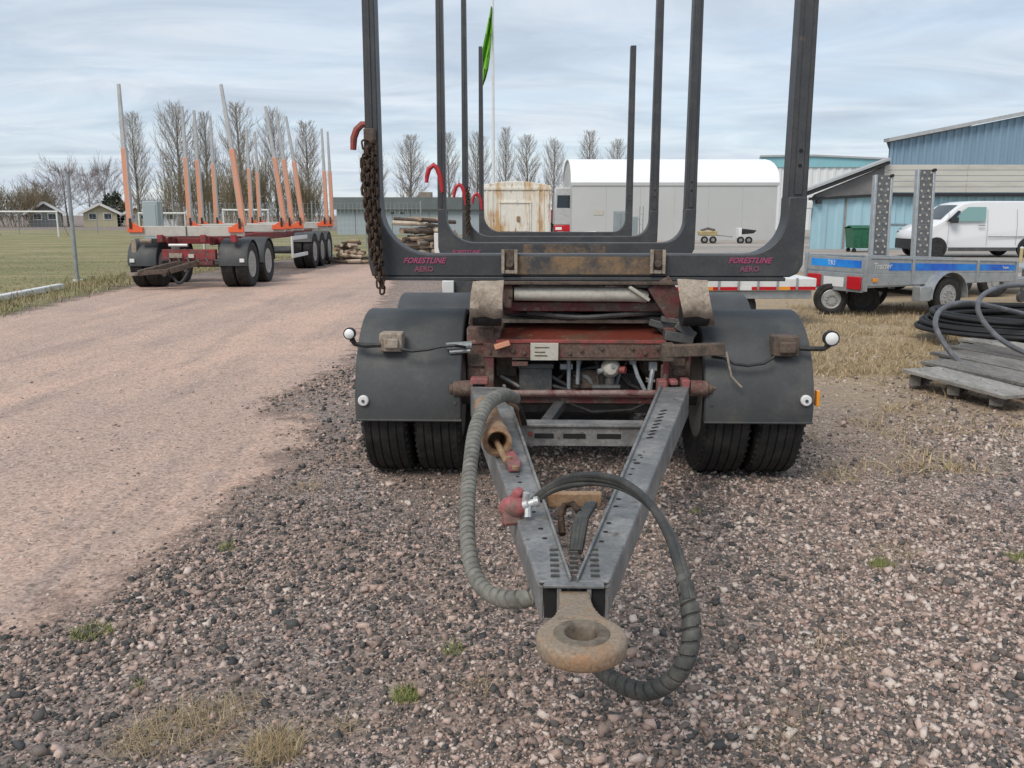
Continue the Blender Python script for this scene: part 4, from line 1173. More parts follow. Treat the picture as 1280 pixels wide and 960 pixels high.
spiral('hose_bundle', [LW(853, 720, 1.97), LW(862, 758, 1.92), LW(864, 795, 1.88), LW(855, 830, 1.86), LW(836, 853, 1.87), LW(808, 864, 1.90), LW(778, 856, 1.95), LW(750, 835, 2.05), LW(735, 800, 2.15), LW(728, 770, 2.25)],
       [.019, .022, .0225, .0225, .0225, .0225, .0225, .0225, .022, .021], M['wrapdark'], pitch=.034)

# ---- lashing chains hanging on the first and third stakes: every link is a part
def link_mesh():
    b = MB(); pts = []
    for k in range(12):
        a = 2 * math.pi * k / 12
        pts.append(Vector((.0165 * math.cos(a), 0, .013 * math.sin(a) + (.013 if math.sin(a) >= 0 else -.013))))
    pts.append(pts[0]); pts.append(pts[1]); b.tube(pts, .0062, 5, caps=False)
    return b


lk = link_mesh().build('link', M['chain'], None); link_me = lk.data; bpy.data.objects.remove(lk)
for yl, zt_, zb_, xoff, label in ((-.075, 1.98, 1.15, -1.188, 'rusty brown lashing chain bunched on the front left stake of the dark log trailer'), (6.15, 1.90, 1.30, -1.15, 'rusty brown lashing chain hanging low on a further stake beside the wood pile')):
    org = Vector((TX, TY, 0)) + Matrix.Rotation(TR, 3, 'Z') @ Vector((xoff, yl, zt_))
    ch = thing('lashing_chain', label, 'chain', org, TR, 'lashing chains on the stakes')
    near = yl < 0
    strands = 8 if near else 4
    rd = random.Random(3)
    for s_ in range(strands):
        x0 = (s_ - (strands - 1) / 2) * .0100 - .004 * (s_ % 2); y0 = -.012 - .018 * (s_ % 3)
        top = rd.uniform(0, .10) + (.1 if s_ in (0, 1) and near else 0); ln = (zt_ - zb_) * (1 - abs(s_ - 6.0) * .045) if near else (zt_ - zb_) * rd.uniform(.8, 1)
        k = 0; z = -top
        while z > -ln and k < 40:
            sag = .35 * max(0, (-z / ln) - .55)
            o = part('link', link_me, None, ch, (x0 * (1 - sag * 1.3) + .05 * max(0, -z / ln - .4) * near + rd.uniform(-.003, .003), y0 + rd.uniform(-.004, .004), z), (rd.uniform(-.12, .12), rd.uniform(-.15, .15), (math.pi / 2 if k % 2 else 0) + .6 + rd.uniform(-.25, .25)))
            z -= .0365; k += 1
b = MB(); z0 = 1.98
b.box(-1.225, -1.165, -.06, .012, 1.97, 2.05); b.build('chain_bracket', M['mudbrown'], trailer, bevel=.006)


# ------------------------------------------------------------------ the log trailer parked on the left
lt = thing('log_trailer', 'red framed log trailer with orange and grey stakes parked beside the grass field', 'log trailer', (-7.04, 19.3, 0), R(1.2), 'timber trailers parked on the gravel yard')
BY = (-.35, 3.4, 4.3, 5.6, 9.2, 10.2)
for i, yb_ in enumerate(BY):
    b = MB(); hh = .22 if i == 0 else .20
    b.box(-1.22, 1.22, yb_, yb_ + .12, 1.335 - hh, 1.335); bk = b.build('bunk', M['creambunk'], lt, bevel=.012)
    b = MB(); b.box(-.012, .012, yb_ - .012, yb_ - .001, 1.345 - hh, 1.33); b.build('bunk_seam', M['steeldark'], bk)
    for sx in (-1, 1):
        lean = 0.0 if sx < 0 else -.30 - .04 * (i % 2)
        if sx > 0 and i > 3: lean = -.05
        x0 = sx * 1.215
        zm, zt2 = 3.0 + random.uniform(-.05, .05), 4.27
        b = MB(); b.bar((x0, yb_ + .06, 1.34), (x0 + lean * .5, yb_ + .06, zm), .118, .12, up=(0, 1, 0), w1=.10); st = b.build('stake', M['orange'], lt, bevel=.01)
        b = MB(); b.bar((x0 + lean * .5, yb_ + .06, zm - .02), (x0 + lean, yb_ + .06, zt2), .088, .09, up=(0, 1, 0), w1=.06, h1=.07); b.build('stake_top', M['alu'], st, bevel=.008)
        b = MB(); b.bar((x0 + sx * -.055, yb_ + .06, 1.34), (x0 + lean * .5 - sx * .05, yb_ + .06, zm), .012, .124, up=(0, 1, 0)); b.build('stake_rail', M['alu'], st)
        b = MB(); b.box(min(x0 - sx * .30, x0 + sx * .03), max(x0 - sx * .30, x0 + sx * .03), yb_ - .05, yb_ - .005, 1.20, 1.32)
        b.prism([(x0 - sx * .06, yb_ - .045, 1.32), (x0 - sx * .24, yb_ - .045, 1.32), (x0 - sx * .06, yb_ - .045, 1.43)], (0, 0, 0), (0, .04, 0)); cl_ = b.build('stake_clamp', M['orangered'], lt, bevel=.008)
        b = MB(); b.box(x0 - sx * .05 - .025, x0 - sx * .05 + .025, yb_ - .07, yb_ - .05, 1.28, 1.50); b.build('clamp_pin', M['black'], cl_, bevel=.004)
for sx in (-1, 1):
    b = MB(); b.box(sx * .45 - .05, sx * .45 + .05, -.1, 10.4, .92, 1.10); b.build('frame_rail', M['redframe'], lt, bevel=.01)
for yy in (.1, 1.9, 3.0, 5.0, 6.3, 8.3, 10.0):
    b = MB(); b.box(-.62 if yy < 3 else -.4, .62 if yy < 3 else .4, yy, yy + .12, .94, 1.07); b.build('frame_crossmember', M['redframe'], lt, bevel=.008)
for x0 in (-.62, .30, .95):
    b = MB(); b.box(x0, x0 + .12, -.42, -.22, .99, 1.15); b.build('bunk_foot', M['redframe'], lt, bevel=.01)
b = MB(); b.box(-.52, .62, -.46, -.30, .62, .84); b.box(-.4, .55, -.44, -.3, .50, .60); b.build('front_crossbeam', M['redframe'], lt, bevel=.01)
b = MB(); b.tube([(-.35, -.48, .93), (.05, -.48, .93)], .035, 8); b.build('front_tube', M['alu'], lt)
for px in range(5):
    b = MB(); x0 = -.38 + px * .2; b.tube([(x0, -.47, .66), (x0 + .05, -.52, .58), (x0 + .14, -.5, .52)], .02, 6); b.build('brake_pipe', M['mudbrown'] if px % 2 else M['steeldark'], lt)
b = MB(); b.box(-.36, -.08, -.50, -.46, .66, .76); b.build('data_plate', M['tan'], lt, bevel=.004)
b = MB(); b.box(.05, .17, -.50, -.46, .66, .74); b.build('data_plate', M['cream'], lt, bevel=.004)
b = MB(); b.bar((-.15, -.42, .55), (-.86, -.95, .36), .16, .12); b.bar((.2, -.42, .55), (-.25, -.85, .40), .12, .12); b.bar((-.25, -.85, .40), (-.86, -.95, .36), .10, .10); b.build('drawbar', M['mudbrown'], lt, bevel=.012)
b = MB(); b.lathe([(-.03, .06), (-.03, .11), (.03, .11), (.03, .06)], (-.95, -1.02, .35), (0, 0, 1), 20, closed=True); b.build('tow_eye', M['tan'], lt)
b = MB(); b.tube(smooth_path([(.1, -.5, .5), (.0, -.75, .2), (-.1, -.8, .15), (-.2, -.75, .25), (-.3, -.9, .38)], 5), .035, 8); b.build('air_hose', M['black'], lt)
for i, ya in enumerate((.1, 1.5, 6.9, 8.05, 9.2)):
    for sx in (-1, 1):
        if i < 2:
            xc = sx * .98
            f = fender(lt, xc, .62, ya, .53, .53, 185, -2, M['fender'], name='fender')
            if i == 0:
                b = MB(); b.box(xc + sx * .2 - .05, xc + sx * .2 + .05, ya - .555, ya - .525, .56, .64); b.build('fender_lamp', M['white'], f, bevel=.006)
        else:
            xc = sx * 1.0
            fender(lt, xc, .56, ya, .52, .535, 150, 20, M['fender'], name='fender')
        for dx in (-.155, .155): add_wheel(lt, xc + dx, ya, .50, .285, .50, .29, sx)
    b = MB(); b.tube([(-1.1, ya, .5), (1.1, ya, .5)], .07, 10); b.build('axle', M['steeldark'], lt)
for sx in (-1, 1):
    b = MB()
    xs = sx * 1.18
    b.box(xs - .02, xs + .02, 4.3, 4.42, .42, 1.0); b.box(xs - .02, xs + .02, 4.42, 6.25, .90, 1.0); b.box(xs - .02, xs + .02, 4.42, 6.25, .42, .52)
    b.build('side_guard', M['white'], lt, bevel=.006)
b = MB(); b.box(-.9, -.35, 4.6, 5.6, .5, .85); b.build('tool_box', M['steeldark'], lt, bevel=.01)
b = MB(); b.tube([(-1.0, -.36, 1.02), (-.75, -.36, 1.02)], .05, 8); b.box(-1.2, -1.1, -.37, -.3, .4, 1.05); b.build('lamp_bracket', M['tan'], lt, bevel=.004)
b = MB(); b.box(-.76, -.58, -.38, -.3, .96, 1.07); b.build('lamp_box', M['black'], lt, bevel=.01)


# ------------------------------------------------------------------ trailers on the right
def plate_box(b, p, ux, x0, x1, y0, y1, z0, z1): return b.box(x0, x1, y0, y1, z0, z1)


ang = math.atan2(.425, .906)
Bc = Vector((5.42, 13.25, 0))
ut = thing('utility_trailer', 'galvanised box trailer with blue stripes and a small red lit tailgate', 'trailer', Bc, ang, 'trailers parked on the right')
tilt = bpy.data.objects  # the bed noses down slightly: build it with a slope
Lb, Wb = 3.45, 1.26
zt0, zt1, zb0, zb1 = .93, .80, .50, .47        # top / bottom of the side at the rear and at the nose


def zs(x, f): return (zt0 + (zt1 - zt0) * x / Lb) * f + (zb0 + (zb1 - zb0) * x / Lb) * (1 - f)


def side_panel(b, x0, x1, y, th, f0, f1):
    b.hull8([(x0, y, zs(x0, f0)), (x1, y, zs(x1, f0)), (x1, y + th, zs(x1, f0)), (x0, y + th, zs(x0, f0)), (x0, y, zs(x0, f1)), (x1, y, zs(x1, f1)), (x1, y + th, zs(x1, f1)), (x0, y + th, zs(x0, f1))])


for yy in (0, Wb - .03):
    for k in range(3):
        b = MB(); x0, x1 = ((0.03, .95), (.98, 2.45), (2.48, 3.42))[k]
        side_panel(b, x0, x1, yy, .03, .45, .97); o = b.build('side_panel', M['galv'], ut, bevel=.004)
        if yy == 0:
            s = MB(); side_panel(s, x0 + (.42 if k == 0 else .03), x1 - .03, -.004, .003, .555, .84); s.build('blue_stripe', M['blue'], o)
            if k == 0: text('lettering', 'Tracter', M['white'], o, (.30, -.006, zs(.3, .72)), (R(90), 0, 0), .13, .2)
            if k == 2: text('lettering', 'Tracter', M['white'], o, (3.15, -.006, zs(3.1, .69)), (R(90), 0, 0), .05)
    b = MB(); side_panel(b, 0, Lb, yy - .012, .055, .97, 1.05); b.build('top_rail', M['galv'], ut, bevel=.006)
    b = MB(); side_panel(b, 0, Lb, yy - .006, .04, .0, .44); b.build('chassis_rail', M['galv'], ut, bevel=.006)
for x0 in (0, .955, 2.45, 3.42):
    b = MB(); side_panel(b, x0 - .012, x0 + .04, -.02, .02, .02, 1.0); b.build('corner_post', M['galv'], ut, bevel=.004)
b = MB(); b.box(-.03, -.002, .03, Wb - .03, .70, .93); tg = b.build('tailgate', M['galv'], ut, bevel=.004)
b = MB(); b.box(-.034, -.031, .10, Wb - .12, .77, .885); st_ = b.build('blue_sticker', M['blue'], tg)
text('lettering', 'TKI', M['white'], tg, (-.037, Wb * .56, .828), (R(90), 0, R(-90)), .11)
b = MB(); b.box(-.05, -.0, -.02, .035, .42, .97); b.box(-.05, 0, Wb - .035, Wb + .02, .42, .97); b.build('rear_post', M['galv'], ut, bevel=.005)
b = MB(); b.box(-.04, -.004, .05, Wb - .05, .40, .68); lp = b.build('lamp_board', M['galv'], ut, bevel=.004)
for y0 in (.06, Wb - .36):
    b = MB(); b.box(-.07, -.041, y0, y0 + .28, .44, .64); tl = b.build('tail_lamp', M['redlens'], ut, bevel=.01)
b = MB(); b.box(-.046, -.041, .42, .84, .46, .61); b.build('number_plate', M['white'], lp, bevel=.003)
b = MB(); b.box(.10, .20, -.03, -.012, .56, .62); b.build('side_marker', M['amber'], ut, bevel=.006)
b = MB(); b.box(.0, Lb, .04, Wb - .04, .47, .50); b.build('floor_panel', M['galv'], ut)
WR = .30
for yy in (-.09, Wb + .09):
    add_wheel(ut, 1.62, yy, WR, .17, WR, .18, 1 if yy > 0 else -1).rotation_euler = (0, 0, R(90) if yy > 0 else R(-90))
    b = MB(); rows = []
    for k in range(13):
        a = R(185 - 190 * k / 12); rows.append([(1.62 + math.cos(a) * .40, yy - .11, .30 + math.sin(a) * .38), (1.62 + math.cos(a) * .40, yy + .11, .30 + math.sin(a) * .38)])
    b.sheet(rows, .01); b.build('wheel_arch', M['galv'], ut)
    b = MB(); b.box(.98, 1.22, yy - .08, yy + .08, .24, .47); b.build('mud_flap', M['galv'], ut, bevel=.01)
b = MB(); b.tube([(1.62, -.05, .3), (1.62, Wb + .05, .3)], .035, 8); b.build('axle', M['steeldark'], ut)
b = MB(); b.bar((3.3, .15, .45), (4.9, Wb / 2, .42), .07, .09); b.bar((3.3, Wb - .15, .45), (4.9, Wb / 2, .42), .07, .09); b.build('drawbar', M['galv'], ut, bevel=.008)
b = MB(); b.tube([(4.7, Wb / 2 + .1, .02), (4.7, Wb / 2 + .1, .6)], .03, 8); b.lathe([(-.03, .0), (-.03, .1), (.03, .1), (.03, 0)], (4.7, Wb / 2 + .1, .1), (0, 1, 0), 16); b.build('jockey_wheel', M['steeldark'], ut)
# dark wheel stored under the rear, spare rim leaning behind the lamps
sw = tag(add_wheel(None, 5.66, 13.95, .25, .20, .25, .15, -1), 'dark spare wheel lying under the rear of the box trailer', 'wheel'); sw.name = 'spare_wheel'; sw.rotation_euler = (0, 0, R(-110))
for c_ in sw.children: c_.data = c_.data.copy(); c_.data.materials[0] = M['black']
sw = tag(add_wheel(None, 5.12, 13.9, .25, .20, .25, .15, -1), 'small wheel with grey steel rim behind the tailgate lamps', 'wheel'); sw.name = 'spare_wheel'; sw.rotation_euler = (0, 0, R(-100))

# the car transporter with raised loading ramps behind it
rt = thing('ramp_trailer', 'low machine trailer with two tall perforated loading ramps raised upright', 'trailer', (7.0, 16.6, 0), R(10), 'trailers parked on the right')
b = MB(); b.box(0, 4.2, 0, 1.7, .46, .56); b.build('bed', M['galv'], rt, bevel=.008)
for xx in (1.6, 2.4):
    for yy in (-.1, 1.8): add_wheel(rt, xx, yy, .3, .17, .30, .18, 1 if yy > 0 else -1).rotation_euler = (0, 0, R(90) if yy > 0 else R(-90))
b = MB(); b.bar((4.1, .85, .5), (5.6, .85, .45), .1, .1); b.build('drawbar', M['galv'], rt, bevel=.008)
Rm = Matrix.Rotation(-R(10), 3, 'Z')
for cx0, top in ((1099, 219), (1152, 212)):
    a = Rm @ (at(cx0 - 2, 333, 16.3) - Vector((7.0, 16.6, 0))); c = Rm @ (at(cx0 + 5, top, 16.6) - Vector((7.0, 16.6, 0)))
    b = MB(); d = c - a
    wr = .32
    rampo = None
    # two side channels, and rungs of perforated tread between them
    for s_ in (-1, 1):
        b.bar(a + Vector((s_ * wr / 2, 0, 0)), c + Vector((s_ * wr / 2, 0, 0)), .05, .10, up=(0, 1, 0))
    rampo = b.build('loading_ramp', M['galv'], rt, bevel=.006)
    nt_ = 16
    for k in range(nt_):
        p = a + d * ((k + .5) / nt_)
        b = MB(); hh = d.length / nt_ * .485
        b.box(p.x - wr / 2 + .026, p.x + wr / 2 - .026, p.y - .03, p.y + .02, p.z - hh, p.z + hh)
        t_ = b.build('ramp_tread', M['perf'], rampo, bevel=.004)
        for hx in (-.07, .07):
            b = MB(); b.lathe([(-.004, 0), (-.004, .022), (.006, .022)], (p.x + hx + (.03 if k % 2 else -.01), p.y - .03, p.z), (0, 1, 0), 8); b.build('bright_hole_disc', M['cream'], t_)  # pale disc, the brightness of a perforation put into its colour
    b = MB(); b.tube([c + Vector((wr / 2 - .02, -.04, -.01)), c + Vector((wr / 2 - .02, -.10, -.01))], .03, 8); b.build('ramp_pin', M['black'], rampo)

# white flatbed with reflective tape, half hidden by the front trailer
ft = thing('flatbed_trailer', 'white low flatbed with red and white reflective tape along its side', 'trailer', (2.05, 12.2, 0), R(3), 'trailers parked on the right')
b = MB(); b.box(0, 2.28, 0, 1.7, .52, .69); bed = b.build('bed', M['white'], ft, bevel=.01)
for k in range(8):
    b = MB(); b.box(.02 + k * .28, .05 + k * .28, -.02, -.001, .53, .70); b.build('side_rib', M['galv'], bed, bevel=.004)
for k in range(12):
    b = MB(); b.box(k * .185 + .05, k * .185 + .235, -.006, -.001, .528, .575); b.build('reflective_tape', M['redlens'] if k % 3 else M['amber'] if k % 2 else M['white'], bed)
for y0 in (.05, 1.58):
    b = MB(); b.box(-.1, 2.24, y0, y0 + .07, .40, .51); b.build('chassis_rail', M['galv'], ft, bevel=.008)
for xx in (.5, 1.2):
    for yy in (.2, 1.5): add_wheel(ft, xx, yy, .27, .17, .27, .16, 1).rotation_euler = (0, 0, R(90))
b = MB(); b.sheet([[(.35, .3, .695), (.75, .3, .76), (1.3, .3, .74), (1.75, .3, .70)], [(.35, .9, .695), (.75, .9, .80), (1.3, .9, .78), (1.75, .9, .70)]], .01)
tag(b.build('tarpaulin', M['white']), 'white tarpaulin lying rumpled on the flatbed behind the right fender', 'tarpaulin').matrix_world = Matrix.Translation((2.05, 12.2, .004)) @ Matrix.Rotation(R(3), 4, 'Z')

# ------------------------------------------------------------------ plank deck and pipe coil on the right
pk = thing('plank_deck', 'weathered grey plank platform lying on the ground under coiled pipe', 'pallet', gr(1128, 466), 0)
A0, A1 = gr(1128, 464, .16), gr(1256, 494, .16)
u = (A1 - A0); u.z = 0; ulen = u.length; u.normalize(); w = Vector((-u.y, u.x, 0))
if w.x < 0: w = -w
o0 = Vector(pk.location)
for k in range(8):                              # wide boards, each set back from the one before
    off = .53 * k; wd = (.42, .46, .45, .47)[k % 4]
    st0 = (0, .03, -.03, .02, .05, -.02, .03, .0)[k] - .73 * off; l = ulen if k == 0 else 3.0 + .2 * (k % 3)
    p = A0 + u * st0 + w * (off + wd / 2) - o0; q = p + u * l
    dz = random.uniform(-.012, .008); dz2 = random.uniform(-.03, .004)
    b = MB(); b.bar(p + Vector((0, 0, dz)), q + Vector((0, 0, dz2)), wd, .032); pb = b.build('plank', (M['woodpale'], M['wood'], M['wood'], M['wooddark'])[k % 4], pk, bevel=.004)
    for f_ in (.12, .5, .86):
        for e_ in (-.32, .3):
            b = MB(); c_ = p.lerp(q, f_) + w * wd * e_ + Vector((0, 0, .018 + dz + (dz2 - dz) * f_)); b.lathe([(0, .009), (.003, .007), (.003, 0)], c_, (0, 0, 1), 6); b.build('nail', M['steeldark'], pb)
for k in range(3):
    p = A0 + u * (.10 + k * .45) + w * .06 - o0; b = MB(); b.bar(p + Vector((0, 0, -.075)), p + w * 4.0 - u * 2.9 + Vector((0, 0, -.075)), .10, .095); b.build('bearer', M['wood'], pk, bevel=.004)
CC = at(1330, 402, 10.65)
pc = thing('pipe_coil', 'large flat coil of black plastic pipe lying on the plank platform', 'pipe coil', (CC.x, CC.y, .17), 0)
for ring in range(5):
    for lay in range(4):
        rr = 1.70 - ring * .07 + random.uniform(-.03, .03) - .05 * lay * (ring < 2) + .05 * math.sin(lay * 2.1); b = MB()
        ph = random.uniform(0, 6)
        b.tube([(rr * math.cos(2 * math.pi * k / 48), rr * .76 * math.sin(2 * math.pi * k / 48), .03 + lay * .056 + .014 * math.sin(4 * math.pi * k / 48 + ph)) for k in range(49)], .028, 7, caps=False)
        b.build('coil_turn', M['pipeblack'], pc)
lo = Vector(pc.location)
b = MB(); b.tube(smooth_path([at(x_, y_, Y_) - lo for x_, y_, Y_ in ((1300, 502, 7.8), (1262, 489, 7.95), (1225, 470, 8.15), (1192, 445, 8.4), (1172, 415, 8.6), (1170, 398, 8.75), (1180, 385, 8.9), (1205, 378, 9.1), (1240, 383, 9.4), (1290, 395, 9.7))], 6), .026, 10); b.build('loose_end', M['pipe'], pc)
b = MB(); b.tube(smooth_path([at(x_, y_, Y_) - lo for x_, y_, Y_ in ((1310, 452, 8.4), (1275, 438, 8.6), (1248, 422, 8.8), (1228, 400, 8.95), (1222, 382, 9.05), (1230, 368, 9.2), (1255, 358, 9.4), (1300, 356, 9.7))], 6), .026, 10); b.build('loose_end', M['pipe'], pc)

# ------------------------------------------------------------------ far yard: van, bin, container ...
van = thing('delivery_van', 'white panel van facing left in front of the light blue shed', 'van', (14.95, 32.4, 0), R(1))
van.scale = (1.05, 1.05, 1.04)
prof = [(.10, .35), (.03, .50), (.02, .78), (.07, .96), (.22, 1.06), (.48, 1.15), (.74, 1.22), (.90, 1.31), (1.20, 1.57), (1.46, 1.78), (1.66, 1.89), (1.95, 1.95), (2.5, 1.97), (4.6, 1.97), (4.78, 1.9), (4.86, 1.2), (4.86, .35)]
W = 1.92
n = len(prof)


def lean(z): return 0.0 if z < 1.10 else (z - 1.10) * .17 + .10 * max(0, (z - 1.75)) ** 1.2


L0 = [(x + (.20 if x < .6 else .06 if x < 1.2 else 0), lean(z) + (.10 if x < .3 else 0), z) for x, z in prof]
La = [(x + (.05 if x < .6 else .02 if x < 1.2 else 0), .22, z + (.015 if z > 1.2 else 0)) for x, z in prof]
Lc = [(x, W / 2, z + (.03 if z > 1.2 else .01)) for x, z in prof]
secs = [L0, La, Lc, [(x, W - y_, z) for x, y_, z in La], [(x, W - y_, z) for x, y_, z in L0]]
b = MB()
vs = [p for q in secs for p in q]
fs = [tuple(range(n - 1, -1, -1)), tuple(4 * n + i for i in range(n))]
for s_ in range(4):
    for i in range(n): j = (i + 1) % n; fs.append((s_ * n + i, s_ * n + j, (s_ + 1) * n + j, (s_ + 1) * n + i))
b.add(vs, fs); body = b.build('body', M['whitevan'], van, bevel=.02, smooth=50)


def sidepoly(pts, y0, y1, name, m, par=None):
    q = MB(); q.prism([(x, lean(z), z) for x, z in pts], (0, y0, 0), (0, y1, 0)); return q.build(name, m, par or van)


sidepoly([(1.30, 1.28), (2.42, 1.28), (2.45, 1.78), (1.82, 1.78), (1.62, 1.64)], -.012, .01, 'side_window', M['glassgreen'])
sidepoly([(1.05, 1.27), (1.24, 1.27), (1.56, 1.62), (1.46, 1.66)], -.010, .01, 'quarter_window', M['glass'])
b = MB(); q0, q1 = Vector((.88, 0, 1.325)), Vector((1.50, 0, 1.83))
b.add([(.92, .24, 1.36), (.90, W / 2, 1.36), (.92, W - .24, 1.36), (1.52, W - .30, 1.85), (1.50, W / 2, 1.86), (1.52, .30, 1.85)], [(0, 1, 4, 5), (1, 2, 3, 4)])
b.build('windscreen', M['glass'], van)
sidepoly([(1.14, 1.22), (1.36, 1.22), (1.38, 1.42), (1.18, 1.42)], -.20, -.05, 'mirror', M['black'])
sidepoly([(2.18, 1.12), (2.40, 1.12), (2.40, 1.16), (2.18, 1.16)], -.03, .0, 'door_handle', M['galvpost'])
for x0 in (2.50, 3.55, 1.12):
    b = MB(); b.prism([(x0, 0, .45), (x0 + .010, 0, .45), (x0 + .010, 0, 1.10), (x0 + .010, lean(1.7), 1.7), (x0, lean(1.7), 1.7), (x0, 0, 1.10)], (0, -.003, 0), (0, .004, 0)); b.build('door_seam', M['galvpost'], van)
b = MB(); b.box(2.55, 4.7, -.012, -.001, .72, .76); b.build('rub_strip', M['galvpost'], van, bevel=.004)
b = MB(); b.hull8([(.10, .10, .86), (.30, .06, .88), (.34, .30, .90), (.06, .34, .88), (.20, .13, 1.0), (.50, .05, 1.06), (.50, .30, 1.09), (.16, .34, 1.02)]); b.build('headlight', M['glass'], van, bevel=.01)
b = MB(); b.hull8([(.06, W - .34, .88), (.34, W - .30, .90), (.30, W - .06, .88), (.10, W - .10, .86), (.16, W - .34, 1.02), (.50, W - .30, 1.09), (.50, W - .05, 1.06), (.20, W - .13, 1.0)]); b.build('headlight', M['glass'], van, bevel=.01)
b = MB(); b.prism([(.22, .06, 0), (.55, -.01, 0), (.55, .2, 0), (.0, .35, 0), (-.03, W / 2, 0), (.0, W - .35, 0), (.55, W - .2, 0), (.55, W + .01, 0), (.22, W - .06, 0), (-.04, W - .4, 0), (-.07, W / 2, 0), (-.04, .4, 0)], (0, 0, .30), (0, 0, .66)); b.build('bumper', M['black'], van)
b = MB(); b.box(1.2, 3.6, .01, .06, .24, .36); b.build('sill', M['steeldark'], van, bevel=.01)
for xx in (.74, 4.02):
    for yy in (.09, W - .09):
        wv = add_wheel(van, xx, yy, .33, .22, .33, .21, 1 if yy > 1 else -1); wv.rotation_euler = (0, 0, R(90) if yy > 1 else R(-90))
        for c_ in wv.children:
            c_.data = c_.data.copy(); c_.data.materials[0] = M['alloy']
    b = MB(); b.lathe([(-.005, .0), (-.005, .385), (.004, .385), (.004, 0)], (xx, 0, .34), (0, 1, 0), 28); b.build('wheel_arch', M['black'], van)

d = thing('waste_bin', 'dark green four wheeled waste bin beside the light blue shed wall', 'bin', (14.35, 36.9, 0), 0)
b = MB(); b.hull8([(.08, .06, .18), (1.2, .06, .18), (1.2, .9, .18), (.08, .9, .18), (0, 0, 1.02), (1.28, 0, 1.02), (1.28, .96, 1.02), (0, .96, 1.02)]); b.build('body', M['green'], d, bevel=.02)
b = MB(); b.sheet([[(-.04, -.04, 1.03), (1.32, -.04, 1.03)], [(-.04, .4, 1.13), (1.32, .4, 1.13)], [(-.04, 1.0, 1.03), (1.32, 1.0, 1.03)]], .03); b.build('lid', M['green'], d)
b = MB()
for k in range(5): b.box(.14 + k * .25, .18 + k * .25, -.0, .05, .3, .98)
b.build('rib', M['green'], d)
for xx in (.15, 1.1):
    for yy in (.15, .8):
        b = MB(); b.lathe([(-.03, 0), (-.03, .09), (.03, .09), (.03, 0)], (xx, yy, .09), (0, 1, 0), 14); b.build('castor', M['black'], d)

bo = thing('bollard', 'short yellow post standing at the edge of the yard near the box trailer', 'post', gr(1275, 333))
b = MB(); b.tube([(0, 0, 0), (0, 0, .55)], .05, 10); b.build('post', M['yellow'], bo); b = MB(); b.lathe([(0, .055), (.04, .055), (.06, 0)], (0, 0, .55), (0, 0, 1), 10); b.build('cap', M['white'], bo)

ct = thing('container', 'white rust streaked metal container with a framed hatch, seen between the stakes', 'container', (.11, 30.2, 0), 0)
Wc, Hc, Dc = 2.44, 2.55, 4.0
b = MB(); pts = [(-Wc / 2, .12), (Wc / 2, .12), (Wc / 2, Hc)] + [(Wc / 2 - Wc * k / 10, Hc + .15 * math.sin(math.pi * k / 10)) for k in range(1, 10)] + [(-Wc / 2, Hc)]
b.prism([(x, 0, z) for x, z in pts], (0, 0, 0), (0, Dc, 0)); b.build('body', M['rustwhite'], ct, bevel=.02)
for k in range(14):
    x0 = -Wc / 2 + .08 + k * (Wc - .16) / 13
    if abs(x0) < .62: continue
    b = MB(); b.box(x0 - .025, x0 + .025, -.03, -.001, .2, 2.38); b.build('rib', M['rustwhite'], ct, bevel=.008)
b = MB(); b.box(-.55, .55, -.05, -.001, 1.95, 2.02); b.box(-.55, .55, -.04, -.001, .95, 1.0); b.box(-.55, -.5, -.04, -.001, 1.0, 1.95); b.box(.5, .55, -.04, -.001, 1.0, 1.95); b.build('hatch_frame', M['rustwhite'], ct, bevel=.008)
b = MB(); b.box(-.49, .49, -.025, -.001, 1.01, 1.94); h_ = b.build('hatch', M['rustwhite'], ct, bevel=.008)
b = MB(); b.box(.05, .16, -.07, -.026, 1.35, 1.52); b.build('handle', M['rusttan'], h_, bevel=.01)
b = MB(); b.box(-Wc / 2 - .02, Wc / 2 + .02, -.04, 0.02, 2.4, 2.5); b.build('top_rail', M['rustwhite'], ct, bevel=.01)
b = MB(); b.box(-Wc / 2, -Wc / 2 + .3, .2, .5, 0, .119); b.box(Wc / 2 - .3, Wc / 2, .2, .5, 0, .119); b.box(-Wc / 2, Wc / 2, 3.4, 3.7, 0, .119); b.build('foot', M['mudbrown'], ct)

fp = thing('flagpole', 'tall white flagpole rising behind the rusty container', 'flagpole', (-.88, 42, 0), 0)
b = MB(); b.tube([(0, 0, 0), (0, 0, 12.3)], [.09, .05], 10); b.build('pole', M['white'], fp); b = MB(); b.lathe([(0, .06), (.04, .09), (.1, .06), (.12, 0)], (0, 0, 12.3), (0, 0, 1), 12); b.build('finial', M['yellow'], fp)
rows = []
o_ = Vector((-.88, 42, 0))
for px0, px1, py in ((613.5, 615.3, 8), (611, 614.6, 22), (607, 614.4, 42), (603.5, 613.6, 58), (602.3, 612.5, 72), (602, 610.5, 86), (601.8, 607.5, 98), (601.6, 603, 110)):
    rows.append([at(px0 + (px1 - px0) * t, py, 42 + .22 * math.sin(t * 8 + py * .08)) - o_ for t in (0, .2, .4, .6, .8, 1)])
b = MB(); b.sheet(rows, .006)
fl_ = tag(b.build('flag', M['flaggreen'], None), 'lime green flag hanging limp from the white pole', 'flag'); fl_.location = o_

